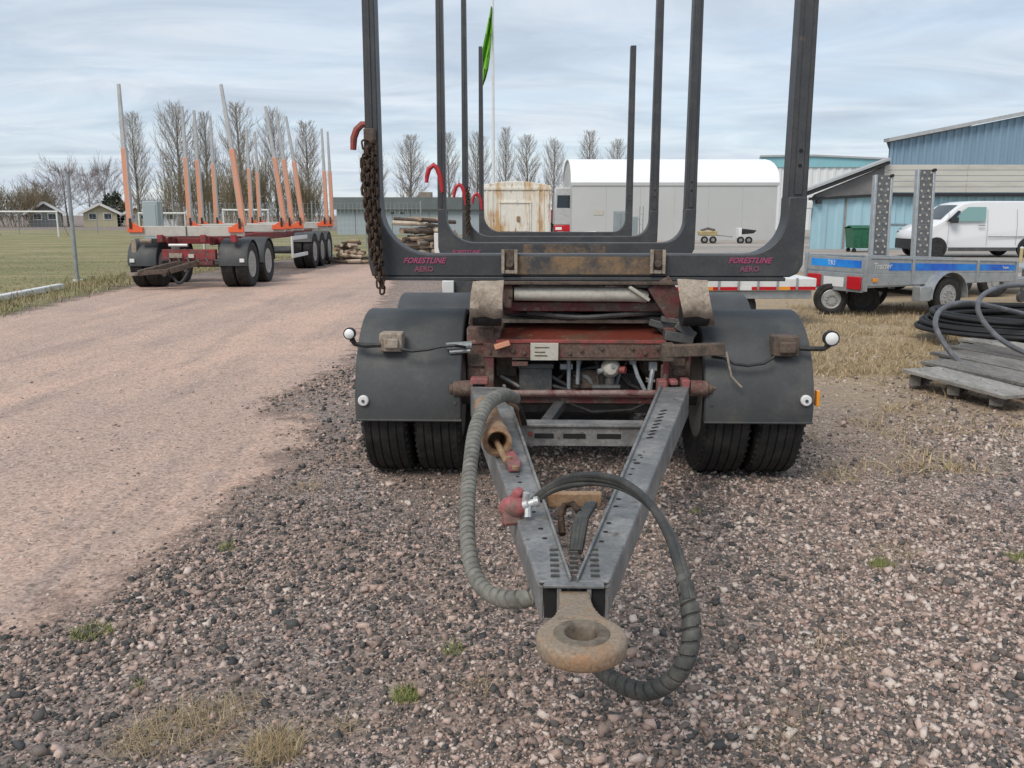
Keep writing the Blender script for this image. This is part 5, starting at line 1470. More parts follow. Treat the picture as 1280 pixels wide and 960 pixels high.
cb_ = thing('metal_cabinet', 'pale grey sheet metal cabinet standing by a scrap pile', 'cabinet', (4.05, 35.2, 0), R(-8))
b = MB(); b.box(0, .62, 0, .7, .05, 1.72); b.build('body', M['cabinet'], cb_, bevel=.02); b = MB(); b.box(.68, .98, .05, .65, .05, 1.5); b.build('side_box', M['cabinet'], cb_, bevel=.02)
b = MB(); b.box(.03, .30, -.02, -.001, .1, 1.66); b.box(.32, .59, -.02, -.001, .1, 1.66); b.build('door', M['cabinet'], cb_, bevel=.006)
for xx in (1.05, 1.18):
    b = MB(); b.tube([(xx, .2, 0), (xx, .2, 1.9)], .02, 6); b.build('rack_post', M['galvpost'], cb_)
b = MB(); b.tube([(1.05, .2, 1.6), (1.18, .2, 1.6)], .015, 6); b.tube([(1.05, .2, 1.2), (1.18, .2, 1.2)], .015, 6); b.tube([(.98, .2, 1.4), (1.05, .2, 1.4)], .015, 6); b.build('rack_rung', M['galvpost'], cb_)


def pile(name, label, cat, c, wx, wy, h, n, m_list, ln, th, seed, pname, groups=None):
    rd = random.Random(seed); t = thing(name, label, cat, c)
    for k in range(n):
        f_ = rd.random(); z = th + h * (1 - f_) * rd.uniform(.3, 1)
        x = rd.uniform(-wx, wx) * (.25 + .75 * f_); y = rd.uniform(-wy, wy) * (.3 + .7 * f_)
        a = rd.uniform(-.5, .5) + (0 if rd.random() < .7 else 1.3); l = ln * rd.uniform(.5, 1.1)
        dv = Vector((math.cos(a), math.sin(a), rd.uniform(-.12, .12))) * l / 2
        b = MB()
        if pname == 'log': b.tube([Vector((x, y, z)) - dv, Vector((x, y, z)), Vector((x, y, z)) + dv], [th * rd.uniform(.7, 1.1), th, th * .85], 8)
        else: b.bar(Vector((x, y, z)) - dv, Vector((x, y, z)) + dv, th * 2 * rd.uniform(1, 3), th * rd.uniform(.4, 1))
        b.build(pname, m_list[k % len(m_list)], t)
    return t


M['palewood'] = mat('pale_split_wood', (.60, .50, .39), (.42, .33, .25), 4, .4, .65, rough=.9)
M['greywood'] = mat('grey_old_wood', (.30, .26, .22), (.20, .17, .14), 4, .4, .65, rough=.9)
pile('wood_pile', 'heap of pale firewood logs and branches beyond the first stakes', 'wood pile', (-2.75, 27.5, 0), 1.5, .8, 1.5, 120, [M['palewood'], M['greywood'], M['logwood'], M['mudbrown']], 1.2, .07, 11, 'log')
pile('wood_pile', 'small pile of split yellow wood in the grass behind the red trailer', 'wood pile', (-5.35, 28.6, 0), .7, .5, .75, 45, [M['logwood'], M['palewood'], M['mudbrown']], .6, .06, 12, 'log')
pile('scrap_pile', 'heap of grey scrap metal and sheets in front of the storage tent', 'scrap', (3.1, 38.5, 0), 1.2, .8, .75, 60, [M['galvpost'], M['steeldark'], M['palewall'], M['alu']], .9, .05, 13, 'scrap_piece')
bt = thing('boat_hull', 'small white upturned boat hull lying beside the container', 'boat', (2.15, 35.5, .0), R(12))
b = MB(); rows = []
for k in range(9):
    t = k / 8; wd = .55 * math.sin(math.pi * (.12 + .70 * t)) ** .7 if k < 8 else .05; x = -1.3 + 2.6 * t
    rows.append([(x, -wd, .42), (x, -wd * .8, .62 + .04 * t), (x, 0, .78 + .1 * t), (x, wd * .8, .62 + .04 * t), (x, wd, .42)])
b.sheet(rows, .03); b.build('hull', M['white'], bt); b = MB(); b.tube([(-1.3, 0, .79), (0, 0, .84), (1.3, 0, .89)], .03, 6); b.build('keel', M['white'], bt)
for xx in (-.7, .7):
    b = MB(); b.bar((xx, -.55, 0), (xx, -.4, .56), .08); b.bar((xx, .55, 0), (xx, .4, .56), .08); b.bar((xx, -.55, .38), (xx, .55, .38), .08); b.build('trestle', M['mudbrown'], bt)
wp = MB(); wp.box(-.09, .09, -.06, .06, 0, 1.05); tag(wp.build('marker_post', M['white'], None, bevel=.012), 'white square post standing in front of the firewood heap', 'post').location = (-2.18, 25.6, 0)

# truck seen in the gap between the container and the tent
tk = thing('truck', 'white cab and red body of a parked truck in the gap beside the tent', 'truck', (2.72, 57, 0), 0)
b = MB(); b.hull8([(0, 0, .9), (2.3, 0, .9), (2.3, 1.9, .9), (0, 1.9, .9), (.06, .18, 3.3), (2.24, .18, 3.3), (2.24, 1.9, 3.3), (.06, 1.9, 3.3)]); b.build('cab', M['alu'], tk, bevel=.06)
b = MB(); b.hull8([(.18, .07, 2.0), (2.12, .07, 2.0), (2.12, .1, 2.0), (.18, .1, 2.0), (.22, .125, 2.8), (2.08, .125, 2.8), (2.08, .16, 2.8), (.22, .16, 2.8)]); b.build('windscreen', M['glass'], tk)
b = MB(); b.box(.0, 2.3, -.06, 0.3, .5, .9); b.build('bumper', M['redlens'], tk, bevel=.03)
b = MB(); b.box(.1, .5, -.08, -.061, .6, .78); b.box(1.8, 2.2, -.08, -.061, .6, .78); b.build('headlight', M['lens'], tk)
b = MB(); b.box(-.05, 2.35, 2.1, 7, 1.0, 1.9); b.build('load_body', M['redframe'], tk, bevel=.03)
for xx in (.12, 2.18):
    for yy in (.9, 5.0): add_wheel(tk, xx, yy, .5, .285, .50, .29, 1 if xx > 1 else -1)

# small carts in front of the tent
cy = thing('small_trailer', 'small yellow cart with black wheels in front of the grey tent wall', 'cart', (10.4, 48.5, 0), 0, 'small carts by the tent')
b = MB(); b.hull8([(.05, .05, .42), (.95, .05, .42), (.95, .8, .42), (.05, .8, .42), (0, 0, .68), (1.0, 0, .68), (1.0, .85, .68), (0, .85, .68)]); b.build('tub', M['yellow'], cy, bevel=.03); b = MB(); b.bar((1.0, .4, .45), (1.9, .4, .35), .06); b.build('drawbar', M['galvpost'], cy)
b = MB(); b.tube([(.1, .3, .70), (.5, .35, .82), (.9, .3, .72)], .07, 7); b.build('load', M['wooddark'], cy)
for xx in (.25, .72): add_wheel(cy, xx, -.03, .20, .12, .20, .09, -1).rotation_euler = (0, 0, R(-90))
cw = thing('small_trailer', 'small white and black cart at the right of the yellow one by the tent', 'cart', (12.5, 48.5, 0), 0, 'small carts by the tent')
b = MB(); b.box(.05, .22, 0, .7, .25, .85); b.build('tub', M['white'], cw, bevel=.03); b = MB(); b.hull8([(.3, .1, .5), (.9, .1, .55), (.9, .6, .55), (.3, .6, .5), (.25, .1, .82), (1.1, .15, .72), (1.1, .55, .72), (.25, .6, .82)]); b.build('engine', M['black'], cw, bevel=.05)
for xx in (.15, .6): add_wheel(cw, xx, -.03, .18, .12, .20, .09, -1).rotation_euler = (0, 0, R(-90))


# ------------------------------------------------------------------ buildings on the right
def tent():
    t = thing('storage_tent', 'long storage tent with white curved roof and plain grey walls', 'tent hall', (3.75, 55, 0), 0)
    Lx, D, e, top = 12.75, 9.0, 3.5, 5.15
    arc = [(0, e)] + [(D * .5 * (1 - math.cos(math.pi / 2 * k / 6)) * 1.0, e + (top - e) * math.sin(math.pi / 2 * k / 6) ** .9) for k in range(1, 7)]
    arc += [(D - y, z) for y, z in arc[-2::-1]]
    for k in range(6):
        b = MB(); x0 = Lx * k / 6; b.box(x0 + .003, x0 + Lx / 6 - .003, 0, .06, 0, e); b.build('wall_panel', M['tent'], t)
    b = MB(); b.box(0, Lx, D - .06, D, 0, e); b.build('back_wall', M['tent'], t)
    for x0 in (0, Lx - .05):
        b = MB(); b.prism([(x0, .065, 0), (x0, D - .065, 0)] + [(x0, min(max(y, .065), D - .065), z - .02) for y, z in arc[::-1]], (0, 0, 0), (.05, 0, 0)); b.build('end_wall', M['tent'], t)
    b = MB(); b.sheet([[(-.1, y, z + .03), (Lx * .25, y, z + .03), (Lx * .5, y, z + .03), (Lx * .75, y, z + .03), (Lx + .1, y, z + .03)] for y, z in arc], .05); b.build('roof', M['tentroof'], t)
    b = MB(); b.box(-.1, Lx + .1, -.06, -.001, e - .16, e + .02); b.build('eave_band', M['tent'], t)
    b = MB(); b.box(1.35, 1.95, -.03, -.001, 1.55, 1.85); b.build('sign_plate', M['cream'], t)
tent()


def corr_wall(name, x0, x1, y, z0, z1f, m, parent, period, depth=.06):   # trapezoid sheet, top height given by z1f(x)
    b = MB(); n = max(2, int((x1 - x0) / period)); p = (x1 - x0) / n
    vs = []; k = 0
    for i in range(n):
        for f_, d_ in ((0, 0), (.42, 0), (.55, -depth), (.87, -depth)):
            x = x0 + (i + f_) * p; vs += [(x, y + d_, z0), (x, y + d_, z1f(x))]; k += 1
    vs += [(x1, y, z0), (x1, y, z1f(x1))]; k += 1
    b.add(vs, [(2 * i, 2 * i + 2, 2 * i + 3, 2 * i + 1) for i in range(k - 1)])
    b.add([(x0, y + .1, z0), (x1, y + .1, z0), (x1, y + .1, z1f(x1)), (x0, y + .1, z1f(x0))], [(0, 1, 2, 3)])
    return b.build(name, m, parent, smooth=0)


def X(px, Y): return at(px, 300, Y).x
def Z(py, Y): return at(640, py, Y).z


YS = 40.5
sh = thing('shed', 'light blue corrugated shed with cream fascia boards and a grey gable end', 'shed', (0, 0, 0))
x0, xk, x1 = X(1013, YS), X(1097, YS), 34.0
ze, zf0, zf1 = Z(243, YS), Z(241, YS), Z(206, YS)
xp = [x0, x0 + (xk - x0) * .48, xk]
for i in range(2):
    corr_wall('wall_panel', xp[i] + (.06 if i else 0), xp[i + 1], YS, .0, lambda x: ze - .1, M['skyblue'], sh, .55 if i else .7, .05)
corr_wall('wall_panel', xk, x1, YS + .25, 0, lambda x: ze + .05, M['skyblue'], sh, .42, .07)
b = MB(); b.box(xp[1], xp[1] + .06, YS - .05, YS + .08, 0, ze - .12); b.build('wall_post', M['tan'], sh)
b = MB(); b.prism([(x0, YS, ze - .12), (xk, YS, ze + .02), (xk, YS, zf1 - .1), (x0 + .1, YS, ze + .0)], (0, -.10, 0), (0, .2, 0)); b.build('gable_boards', M['greyboard'], sh)
nb = 5
for k in range(nb):
    za, zb_ = zf0 + (zf1 - zf0) * k / nb, zf0 + (zf1 - zf0) * (k + 1) / nb
    xx = xk
    while xx < x1:
        b = MB(); b.box(xx + .01, min(xx + 3.8, x1), YS - .12, YS + .1, za + .015, zb_ - .005); b.build('fascia_board', M['beigeboard'], sh, bevel=.01); xx += 3.8
b = MB(); b.box(xk, x1, YS - .15, YS + .3, zf0 - .16, zf0 - .01); b.bar((x0 - .2, YS - .1, ze - .2), (xk, YS - .1, zf0 - .1), .3, .12); b.build('eave_beam', M['black'], sh)
b = MB(); b.bar((x0 - .45, YS - .1, ze + .0), (xk + .1, YS - .1, zf1 + .08), .7, .14); b.build('roof_edge', M['black'], sh)
b = MB(); b.bar((x0 - .5, YS - .12, ze + .16), (xk + .1, YS - .12, zf1 + .24), .74, .10); b.build('roof_capping', M['alu'], sh)
b = MB(); b.add([(x0 - .5, YS, ze + .1), (xk + .2, YS, zf1 + .15), (xk + 1.4, YS + 3.4, zf1 + .15), (x0 + .9, YS + 3.4, ze + .1)], [(0, 1, 2, 3)]); b.build('roof', M['tealroof'], sh)
b = MB(); b.prism([(x0, YS + .12, 0), (x0 + .1, YS + .12, 0), (x0 + 1.4, YS + 3.2, 0), (x0 + 1.3, YS + 3.2, 0)], (0, 0, 0), (0, 0, ze - .1)); b.build('end_wall', M['skyblue'], sh)
b = MB(); b.box(X(1138, YS), X(1141, YS), YS - .17, YS - .125, Z(226, YS), Z(216, YS)); b.build('wall_vent', M['tan'], sh)
b = MB(); b.box(X(1109, YS), X(1131, YS), YS + .0, YS + .16, .02, Z(281, YS)); dr_ = b.build('door', M['skyblue'], sh, bevel=.01)
b = MB(); b.box(X(1108, YS), X(1132, YS), YS - .05, YS + .18, Z(281, YS), Z(279.5, YS)); b.build('door_lintel', M['galvpost'], dr_)
b = MB(); b.box(x0 - .45, x0 - .1, YS - .35, YS - .05, ze - .65, ze - .3); b.build('wall_lamp', M['white'], sh, bevel=.05)
b = MB(); b.box(x0 + .1, x0 + .3, YS - .3, YS - .05, ze - .42, ze - .25); b.build('lamp_bracket', M['black'], sh)

YW = 56.0
wh = thing('warehouse', 'tall steel blue corrugated hall with rising roofline behind the light blue shed', 'warehouse', (0, 0, 0))
wx0, wx1 = X(1103, YW), 62.0
z0_, zA, zB = 2.5, Z(178, YW), Z(141, YW)
xB = X(1280, YW)
zl = lambda x: zA + (zB - zA) * (x - wx0) / (xB - wx0) if x < 40 else zA + (zB - zA) * (80 - x - wx0) / (xB - wx0)
corr_wall('front_wall', wx0, xB - .25, YW, z0_, zl, M['steelblue'], wh, .46, .09)
corr_wall('front_wall', xB - .1, 40, YW + .3, z0_, zl, M['teal'], wh, .46, .09)
b = MB(); b.box(xB - .28, xB - .08, YW - .15, YW + .2, z0_, zl(xB) - .02); b.build('downpipe', M['tealroof'], wh)
b = MB(); b.box(wx0 - .02, wx0 + .15, YW - .14, YW - .1, z0_, zA); b.build('corner_trim', M['steelblue'], wh)
sk_ = wx0 * 20 / YW + .6
b = MB(); b.prism([(wx0, YW + .12, 0), (wx0 + .1, YW + .12, 0), (wx0 + sk_ + .1, YW + 20, 0), (wx0 + sk_, YW + 20, 0)], (0, 0, 0), (0, 0, zA)); b.build('end_wall', M['steelblue'], wh)
b = MB(); b.bar((wx0 - .3, YW - .1, zA + .12), (40, YW - .1, zl(40.0 - 1e-6) + .12), .8, .22); b.build('roof_edge', M['alu'], wh)
b = MB(); b.add([(wx0 - .3, YW + .1, zA + .2), (40, YW + .1, zl(39.99) + .2), (40, YW + 20, zl(39.99) + .2), (wx0 + sk_ - .3, YW + 20, zA + .2)], [(0, 1, 2, 3)]); b.build('roof', M['tealroof'], wh)
b = MB(); b.box(wx0, 40, YW + .6, YW + .7, 0, 2.6); b.build('lower_wall', M['whitesheet'], wh)

YF = 92.0
fh = thing('far_hall', 'distant white hall with a pale teal roof band behind the tent', 'warehouse', (0, 0, 0))
fx0, fx1 = X(944, YF), X(1106, YF)
corr_wall('front_wall', fx0, fx1, YF, 0, lambda x: Z(209, YF), M['whitesheet'], fh, .8, .08)
b = MB(); b.prism([(fx0, YF, Z(209, YF)), (fx1, YF, Z(209, YF)), (fx1, YF, Z(200, YF)), (X(1010, YF), YF, Z(195, YF)), (fx0, YF, Z(196, YF))], (0, -.2, 0), (0, .1, 0)); b.build('roof_band', M['teal'], fh)
b = MB(); b.box(fx0, fx1, YF + .2, YF + 20, 0, Z(210, YF)); b.build('hall_body', M['whitesheet'], fh)
b = MB(); b.bar((fx0, YF - .25, Z(195.5, YF)), (X(1010, YF), YF - .25, Z(194.5, YF)), .3, .18); b.bar((X(1010, YF), YF - .25, Z(194.5, YF)), (fx1, YF - .25, Z(199, YF)), .3, .18); b.build('roof_edge', M['alu'], fh)

b = MB(); b.tube([(0, 0, 0), (.02, 0, 2.6)], [.13, .11], 8); tag(b.build('timber_pole', M['logwood'], None), 'brown timber pole standing at the right end of the storage tent', 'pole').location = (17.6, 56, 0)
cr = thing('crate_stack', 'brown stacked crates between the tent and the blue shed', 'crates', (19.2, 60, 0))
for k in range(6):
    b = MB(); b.box(-.6 + .04 * (k % 2), .75, 0, 1, .02 + k * .31, .30 + k * .31); b.build('crate', (M['logwood'], M['palewood'], M['greywood'])[k % 3], cr, bevel=.02)

# ------------------------------------------------------------------ left background
YL = 70.0
db = thing('long_shed', 'long low building with dark roof and pale wall behind the wood heap', 'shed', (0, 0, 0))
lx0, lx1 = X(422, YL), X(606, YL)
for k in range(8):
    a_ = lx0 + (lx1 - lx0) * k / 8; b = MB(); b.box(a_ + .02, a_ + (lx1 - lx0) / 8 - .02, YL, YL + .1, 0, Z(262, YL)); b.build('wall_panel', M['palewall'], db)
b = MB(); b.hull8([(lx0 - .3, YL - .4, Z(262, YL)), (lx1 + .3, YL - .4, Z(262, YL)), (lx1 + .3, YL + 9, Z(262, YL)), (lx0 - .3, YL + 9, Z(262, YL)), (lx0 - .3, YL + .1, Z(246.5, YL)), (lx1 + .3, YL + .1, Z(246.5, YL)), (lx1 + .3, YL + 8, Z(246.5, YL)), (lx0 - .3, YL + 8, Z(246.5, YL))]); b.build('roof', M['tealroof'], db)
b = MB(); b.box(X(524, YL), X(540, YL), YL + .3, YL + 1.2, Z(247.2, YL), Z(240, YL)); b.build('chimney', M['greywood'], db)
b = MB(); b.box(lx0, lx1, YL + .12, YL + 8, 0, Z(263, YL)); b.build('shed_body', M['palewall'], db)
for xx in (487, 500):
    b = MB(); b.box(X(xx, YL), X(xx + 8, YL), YL - .03, YL - .001, Z(268, YL), Z(264.5, YL)); w_ = b.build('window_frame', M['white'], db); b = MB(); b.box(X(xx + 1, YL), X(xx + 7, YL), YL - .05, YL - .031, Z(267.5, YL), Z(265, YL)); b.build('pane', M['glass'], w_)


def house(px0, px1, eave, ridge, base, Y, wall, roof, label, name='house'):
    a0, c0 = X(px0, Y), X(px1, Y); mid = (a0 + c0) / 2
    t = thing(name, label, 'house', (mid, Y, 0), math.atan2(-mid, Y) * .9); c = (c0 - a0) / 2; a = -c; m_ = 0; Y_ = 0; De = 6
    ze_, zr_ = Z(eave, Y), Z(ridge, Y)
    b = MB(); b.box(a, c, 0, De, 0, ze_); b.build('wall', wall, t)
    b = MB(); b.prism([(a, 0, ze_ + .003), (c, 0, ze_ + .003), (m_, 0, zr_)], (0, .05, 0), (0, De - .05, 0)); b.build('gable', wall, t)
    for s_, e_ in ((a, -1), (c, 1)):
        b = MB(); b.bar((m_, De / 2, zr_ + .08), (s_ + e_ * .6, De / 2, ze_ - .22), De + .8, .14); b.build('roof', roof, t)
        b = MB(); b.bar((m_, -.45, zr_ + .02), (s_ + e_ * .6, -.45, ze_ - .3), .12, .3, up=(0, 0, 1)); b.build('barge_board', M['white'], t)
    for k in (.28, .72):
        xx = a + (c - a) * k; b = MB(); b.box(xx - .5, xx + .5, -.06, -.001, .9, min(1.9, ze_ - .1)); w_ = b.build('window', M['white'], t); b = MB(); b.box(xx - .42, xx + .42, -.08, -.061, 1.0, min(1.8, ze_ - .2)); b.build('pane', M['glass'], w_)
    return t


M['greywall'] = mat('grey_house_wall', (.20, .205, .20), rough=.8); M['yellowwall'] = mat('pale_yellow_wall', (.50, .455, .30), rough=.8); M['roofgrey'] = mat('grey_roof_tiles', (.24, .245, .25), rough=.7); M['roofdark'] = mat('dark_roof_tiles', (.11, .095, .09), rough=.7)
house(41, 77, 265, 253, 285, 112, M['greywall'], M['roofgrey'], 'grey gabled house with white barge boards behind the goal')
house(109, 147, 265, 255, 283, 116, M['yellowwall'], M['roofgrey'], 'pale yellow house with a grey roof beyond the field')
house(160, 185, 267, 258, 283, 118, M['yellowwall'], M['roofdark'], 'small yellow house with dark roof behind the first orange stake')
house(196, 222, 266, 256, 283, 118, M['whitesheet'], M['tentroof'], 'small white house with white roof left of the brown bushes')
b = MB(); b.box(-.42, .42, 0, .8, 0, 2.3); kb = b.build('portable_toilet', M['palewall'], None, bevel=.05); tag(kb, 'pale blue upright cabin on the field behind the orange stakes', 'cabin'); kb.location = (X(190, 48), 48, 0)
b = MB(); b.box(-.32, .32, -.03, -.001, .1, 2.1); b.build('door', M['palewall'], kb, bevel=.01)


def goal(px0, px1, Y, ptop, label):
    t = thing('football_goal', label, 'goal', (X(px0, Y), Y, 0), 0, 'football goals on the field'); w_ = X(px1, Y) - X(px0, Y); h_ = Z(ptop, Y)
    for xx in (0, w_):
        b = MB(); b.tube([(xx, 0, 0), (xx, 0, h_ - .061)], .06, 8); b.build('goal_post', M['white'], t)
        b = MB(); b.tube([(xx, .08, h_ - .1), (xx, 1.4, .05)], .03, 6); b.build('back_stay', M['alu'], t)
    b = MB(); b.tube([(-.06, 0, h_), (w_ + .06, 0, h_)], .06, 8); b.build('crossbar', M['white'], t)


goal(-12, 74, 63, 264.5, 'white goal frame nearest the left edge of the field')
goal(176, 233, 66, 266.5, 'pale goal frame behind the left end of the red trailer')
goal(281, 337, 64, 262.5, 'pale goal frame behind the middle stakes of the red trailer')

# fence: one leaning post by the road, and a mesh fence behind the parked trailer
fpst = thing('fence_post', 'leaning grey galvanised fence post at the road edge of the field', 'fence post', gr(97, 352), 0)
pt = at(84, 216, 20.9) - Vector(fpst.location)
b = MB(); b.tube([(0, 0, 0), pt], .045, 10); b.build('post', M['galvpost'], fpst)
b = MB(); b.lathe([(0, .05), (.03, .05), (.04, 0)], pt, (0, 0, 1), 10); b.build('cap', M['galvpost'], fpst)
b = MB(); b.tube([(0, 0, 0), (0, 0, .05)], .12, 12); b.build('footing', M['white'], fpst)


def mesh_fence(p0, p1, n, h, label, wires=9, step=.2):
    t = thing('mesh_fence', label, 'fence', (0, 0, 0), 0); p0, p1 = Vector(p0), Vector(p1); d = p1 - p0
    for k in range(n + 1):
        p = p0 + d * k / n; b = MB(); b.tube([p, p + Vector((0, 0, h + .1))], .035, 6); b.build('post', M['galvpost'], t)
    for k in range(n):
        b = MB(); a, c = p0 + d * (k / n), p0 + d * ((k + 1) / n); m_ = int((c - a).length / step)
        for i in range(1, m_):
            q = a + (c - a) * i / m_; b.tube([q + Vector((0, 0, .06)), q + Vector((0, 0, h))], .009, 3, caps=False)
        for i in range(wires): b.tube([a + Vector((0, 0, .06 + (h - .06) * i / (wires - 1))), c + Vector((0, 0, .06 + (h - .06) * i / (wires - 1)))], .006, 3, caps=False)
        b.build('mesh_panel', M['galvpost'], t)


mesh_fence((-17.5, 44, 0), (-4.2, 40.5, 0), 5, 2.1, 'grey wire mesh fence on posts behind the parked red trailer')
mesh_fence((-48, 74, 0), (-20, 70, 0), 8, 1.6, 'low grey wire fence along the far side of the grass field', 7, .35)
b = MB(); b.bar(gr(-60, 384, .07), gr(76, 358, .07), .16, .12); tag(b.build('kerb_beam', M['white'], None, bevel=.02), 'long white concrete beam lying in the grass at the field edge', 'beam')


# ------------------------------------------------------------------ bare trees
def tubes3(segs):
    S = np.array(segs); p0, p1, r0, r1 = S[:, :3], S[:, 3:6], S[:, 6:7], S[:, 7:8]
    d = p1 - p0; d /= np.linalg.norm(d, axis=1, keepdims=True) + 1e-9
    a = np.where(np.abs(d[:, 2:3]) < .9, np.array([[0, 0, 1.]]), np.array([[1., 0, 0]])); u = np.cross(d, a); u /= np.linalg.norm(u, axis=1, keepdims=True); w = np.cross(d, u)
    V = []
    for p, r in ((p0, r0), (p1, r1)):
        for k in range(3):
            t = 2 * math.pi * k / 3; V.append(p + (u * math.cos(t) + w * math.sin(t)) * r)
    V = np.stack(V, 1).reshape(-1, 3); o = (np.arange(len(S)) * 6)[:, None]
    T = np.concatenate([o + np.array([[0, 1, 4, 3]]), o + np.array([[1, 2, 5, 4]]), o + np.array([[2, 0, 3, 5]])])
    return V, T


def grow(rd, segs, p, d, l, r, depth, up, splay, kids, nseg=3):
    for i in range(nseg):
        q = p + d * (l / nseg)
        segs.append((*p, *q, r * (1 - .6 * i / nseg), r * (1 - .6 * (i + 1) / nseg)))
        if depth > 0:
            for _ in range(kids if i else max(1, kids - 1)):
                a = Vector((rd.uniform(-1, 1), rd.uniform(-1, 1), rd.uniform(-.3, 1))).normalized()
                nd = (d + a * splay + Vector((0, 0, up))).normalized()
                grow(rd, segs, q.copy(), nd, l * rd.uniform(.38, .62), max(r * .5, .008), depth - 1, up, splay, kids, 3 if depth > 1 else 2)
        p = q; d = (d + Vector((rd.uniform(-.12, .12), rd.uniform(-.12, .12), up * .35))).normalized()


def poplar(seed, h, spread, tm, start=.14, n1=70, round_=False, thick=.008):
    rd = random.Random(seed); tr, cr_ = [], []
    p = Vector((0, 0, 0)); k = 12; rad = h * .018
    pts = [p]
    for i in range(k): p = p + Vector((rd.uniform(-.06, .06), rd.uniform(-.06, .06), h * .96 / k)); pts.append(p)
    b = MB(); b.tube(pts, [rad * (1 - .93 * i / k) for i in range(k + 1)], 7)
    for i in range(n1):
        f_ = start + (1 - start) * (i / n1) ** .9; z = h * .93 * f_
        j = min(int(f_ * .93 / .96 * k), k - 1); base = pts[j].lerp(pts[j + 1], .5); base = Vector((base.x, base.y, z))
        a = i * 2.4 + rd.uniform(-.4, .4)
        env = math.sin(math.pi * (.18 + .80 * f_)) ** .7
        l = spread * env * rd.uniform(.7, 1.15) * (1.5 if not round_ else 1.2)
        el = R(rd.uniform(38, 60) if not round_ else rd.uniform(10, 55))
        d = Vector((math.cos(a) * math.cos(el), math.sin(a) * math.cos(el), math.sin(el)))
        grow(rd, cr_, base, d, l, max(rad * .28 * (1 - f_ * .7), .018), 2, .14 if not round_ else .03, .62, 2, 4)
    V, T = tubes3([(s[0], s[1], s[2], s[3], s[4], s[5], max(s[6], thick), max(s[7], thick * .8)) for s in cr_])
    c = np_mesh('crown', V, T, tm, None)
    t = b.build('trunk', M['bark'], None)
    return t, c


def make_tree(proto, name, label, loc, s, rz, group, cat='tree'):
    t, c = proto; e = thing(name, label, cat, loc, rz, group); e.scale = (s[0], s[0], s[1])
    for q in (t, c):
        o = q.copy(); COL.objects.link(o); o.parent = e
    return e


pro = [poplar(21, 12, 1.5, M['twig']), poplar(22, 12, 1.75, M['twig']), poplar(23, 12, 1.45, M['twig'], start=.1)]
rnd = poplar(31, 9, 3.2, M['twigred'], .22, 34, True, .014)
GL, GC = 'bare poplars behind the red trailer', 'bare poplars beyond the container'
TL = [(177, 133, 92, .95, 'bare poplar standing alone to the right of the first orange stake'), (229, 129, 92, 1.05, 'bare poplar just left of the first pair of inner stakes'), (264, 127, 95, .95, 'bare poplar behind the tall leaning grey topped stake'),
      (305, 127, 95, 1.1, 'bare poplar rising right of the leaning stake'), (349, 131, 97, .85, 'bare poplar behind the rear right stakes of the red trailer'), (388, 150, 97, 1.0, 'rightmost bare poplar beyond the red trailer')]
for i, (px, pt_, Y, s, lab) in enumerate(TL):
    h = Z(pt_, Y) * (1, 1.03, .96, 1.04)[i % 4]; s *= (.92, 1.1, .9, 1.05)[i % 4]; make_tree(pro[i % 3], 'poplar_tree', lab, (X(px, Y), Y, 0), (s, h / 12), i * 1.3, GL)
TC = [(468, 178, 118, .8, 'bare poplar half hidden by the chained stake'), (515, 157, 112, .95, 'lone bare poplar framed between the first and second left stakes'), (562, 165, 118, .8, 'bare poplar between the second and third left stakes'), (597, 158, 124, .8, 'bare poplar behind the green flag pole at its left'), (632, 160, 120, .75, 'bare poplar just right of the white flagpole'),
      (659, 163, 124, .8, 'bare poplar above the middle of the rusty container'), (691, 164, 122, .85, 'bare poplar above the gap left of the tent'), (735, 163, 126, .9, 'bare poplar above the left end of the tent roof'), (770, 165, 124, .75, 'bare poplar above the tent, nearest the right stakes')]
for i, (px, pt_, Y, s, lab) in enumerate(TC):
    h = Z(pt_, Y) * (1, .95, 1.04, .97, 1.05)[i % 5]; s *= (1, 1.12, .88, 1.05)[i % 4]; make_tree(pro[(i + 1) % 3], 'poplar_tree', lab, (X(px, Y), Y, 0), (s * 1.15, h / 12), i * 2.1 + .5, GC)
for i, (px, pt_, Y, s, lab) in enumerate(((88, 209, 120, .95, 'round bare reddish tree above the gap between grey and yellow house'), (116, 214, 130, .8, 'slender bare reddish tree behind the yellow house'), (135, 208, 128, .75, 'bare reddish tree above the dark evergreen hedge'), (60, 228, 135, .9, 'low bare reddish tree behind the grey house roof'))):
    h = Z(pt_, Y); make_tree(rnd, 'bare_tree', lab, (X(px, Y), Y, 0), (s, h / 9), i * 1.7, 'bare trees behind the houses')
for q in pro + [rnd]:
    for o in q: bpy.data.objects.remove(o)


def shrub(seed, w_, h, n, m, th):
    rd = random.Random(seed); segs = []
    for i in range(n):
        a, q = rd.uniform(0, 6.28), w_ * math.sqrt(rd.random()) * .85
        base = Vector((math.cos(a) * q, math.sin(a) * q * .5, 0)); l = h * rd.uniform(.5, .8) * (1 - .35 * (q / w_) ** 2)
        grow(rd, segs, base, Vector((math.cos(a) * .25 + rd.uniform(-.25, .25), rd.uniform(-.25, .25), 1)).normalized(), l, .03, 2, .08, .7, 2, 5)
    V, T = tubes3([(s[0], s[1], s[2], s[3], s[4], s[5], max(s[6], th), max(s[7], th)) for s in segs]); return np_mesh('bare_shrub', V, T, m, None)


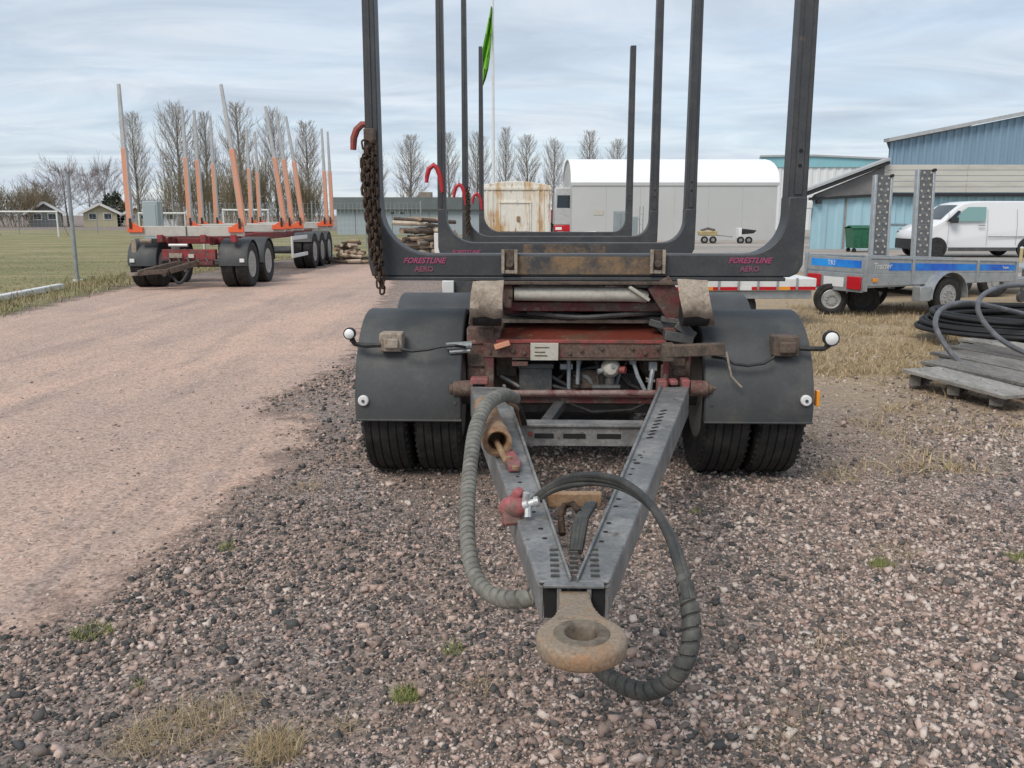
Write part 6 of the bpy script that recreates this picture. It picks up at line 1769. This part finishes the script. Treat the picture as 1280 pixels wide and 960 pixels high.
shr = [shrub(41, 3.0, 5.2, 26, M['bush'], .015), shrub(42, 3.2, 4.4, 26, M['bush'], .015)]
shs = [(240, 205, 84, 'tall brown bush behind the left group of stakes'), (268, 203, 86, 'brown bush between the inner stakes and the leaning stake'), (296, 208, 84, 'dense brown bush below the poplar right of the leaning stake'), (322, 195, 87, 'tallest brown bush behind the pair of middle stakes'), (352, 215, 86, 'brown bush behind the rear stakes'), (385, 222, 88, 'low brown bush at the right end of the row')]
for i, (px, pt_, Y, lab) in enumerate(shs):
    o = shr[i % 2] if i < 2 else shr[i % 2].copy()
    if i >= 2: COL.objects.link(o)
    o.location = (X(px, Y), Y, 0); o.rotation_euler = (0, 0, i * .9); hz = Z(pt_, Y); o.scale = (.8, .8, hz / (5.6 if i % 2 == 0 else 4.8)); tag(o, lab, 'bush', 'brown bushes behind the red trailer')
for i, (px, pt_, Y, lab) in enumerate(((8, 232, 110, 'brown scrub at the far left edge behind the goal'), (32, 230, 114, 'brown scrub left of the grey house'), (55, 236, 118, 'brown scrub rising behind the grey house'), (200, 246, 120, 'low brown scrub between the small houses'), (160, 248, 122, 'low brown scrub behind the small yellow house'))):
    o = shr[i % 2].copy(); COL.objects.link(o); o.location = (X(px, Y), Y, 0); o.rotation_euler = (0, 0, i * .7 + .3); o.scale = (1.2, 1.2, Z(pt_, Y) / 5.2); tag(o, lab, 'bush', 'scrub behind the houses')

# evergreen hedge: many small leaves through the crown
def leaf_bush(name, loc, w_, d_, h, n, label):
    a = rng.normal(0, 1, (n, 3)); a /= np.linalg.norm(a, axis=1, keepdims=True); a *= rng.uniform(.55, 1.05, (n, 1)) ** .5
    c = a * np.array([w_, d_, h / 2]) * (1 + .15 * np.sin(a[:, :1] * 7)) + np.array([0, 0, h / 2]); c[:, 2] = np.maximum(c[:, 2], .1)
    t = rng.normal(0, .14, (n, 3)); u = rng.normal(0, .14, (n, 3))
    V = np.stack([c - t, c + u, c + t], 1).reshape(-1, 3); o = np_mesh(name, V, np.arange(n * 3).reshape(-1, 3), M['evergreen'], None)
    o.location = loc; return tag(o, label, 'bush')


Yh = 122
leaf_bush('evergreen_bush', (X(147, Yh), Yh, 0), 1.5, 1.2, Z(241, Yh), 1700, 'dark evergreen bush right of the yellow house')
leaf_bush('evergreen_bush', (X(62, 135), 135, 0), (.7), .6, Z(240, 135), 700, 'small dark conifer above the roof of the grey house')
b = MB(); b.tube([(0, 0, 0), (0, 0, 6.2)], [.07, .05], 8); lpst = thing('light_pole', 'thin grey lamp pole left of the brown bushes', 'lamp post', (X(219, 80), 80, 0)); b.build('pole', M['galvpost'], lpst)
b = MB(); b.box(-.5, .1, -.08, .08, 6.15, 6.25); b.build('lamp_head', M['galvpost'], lpst, bevel=.02)
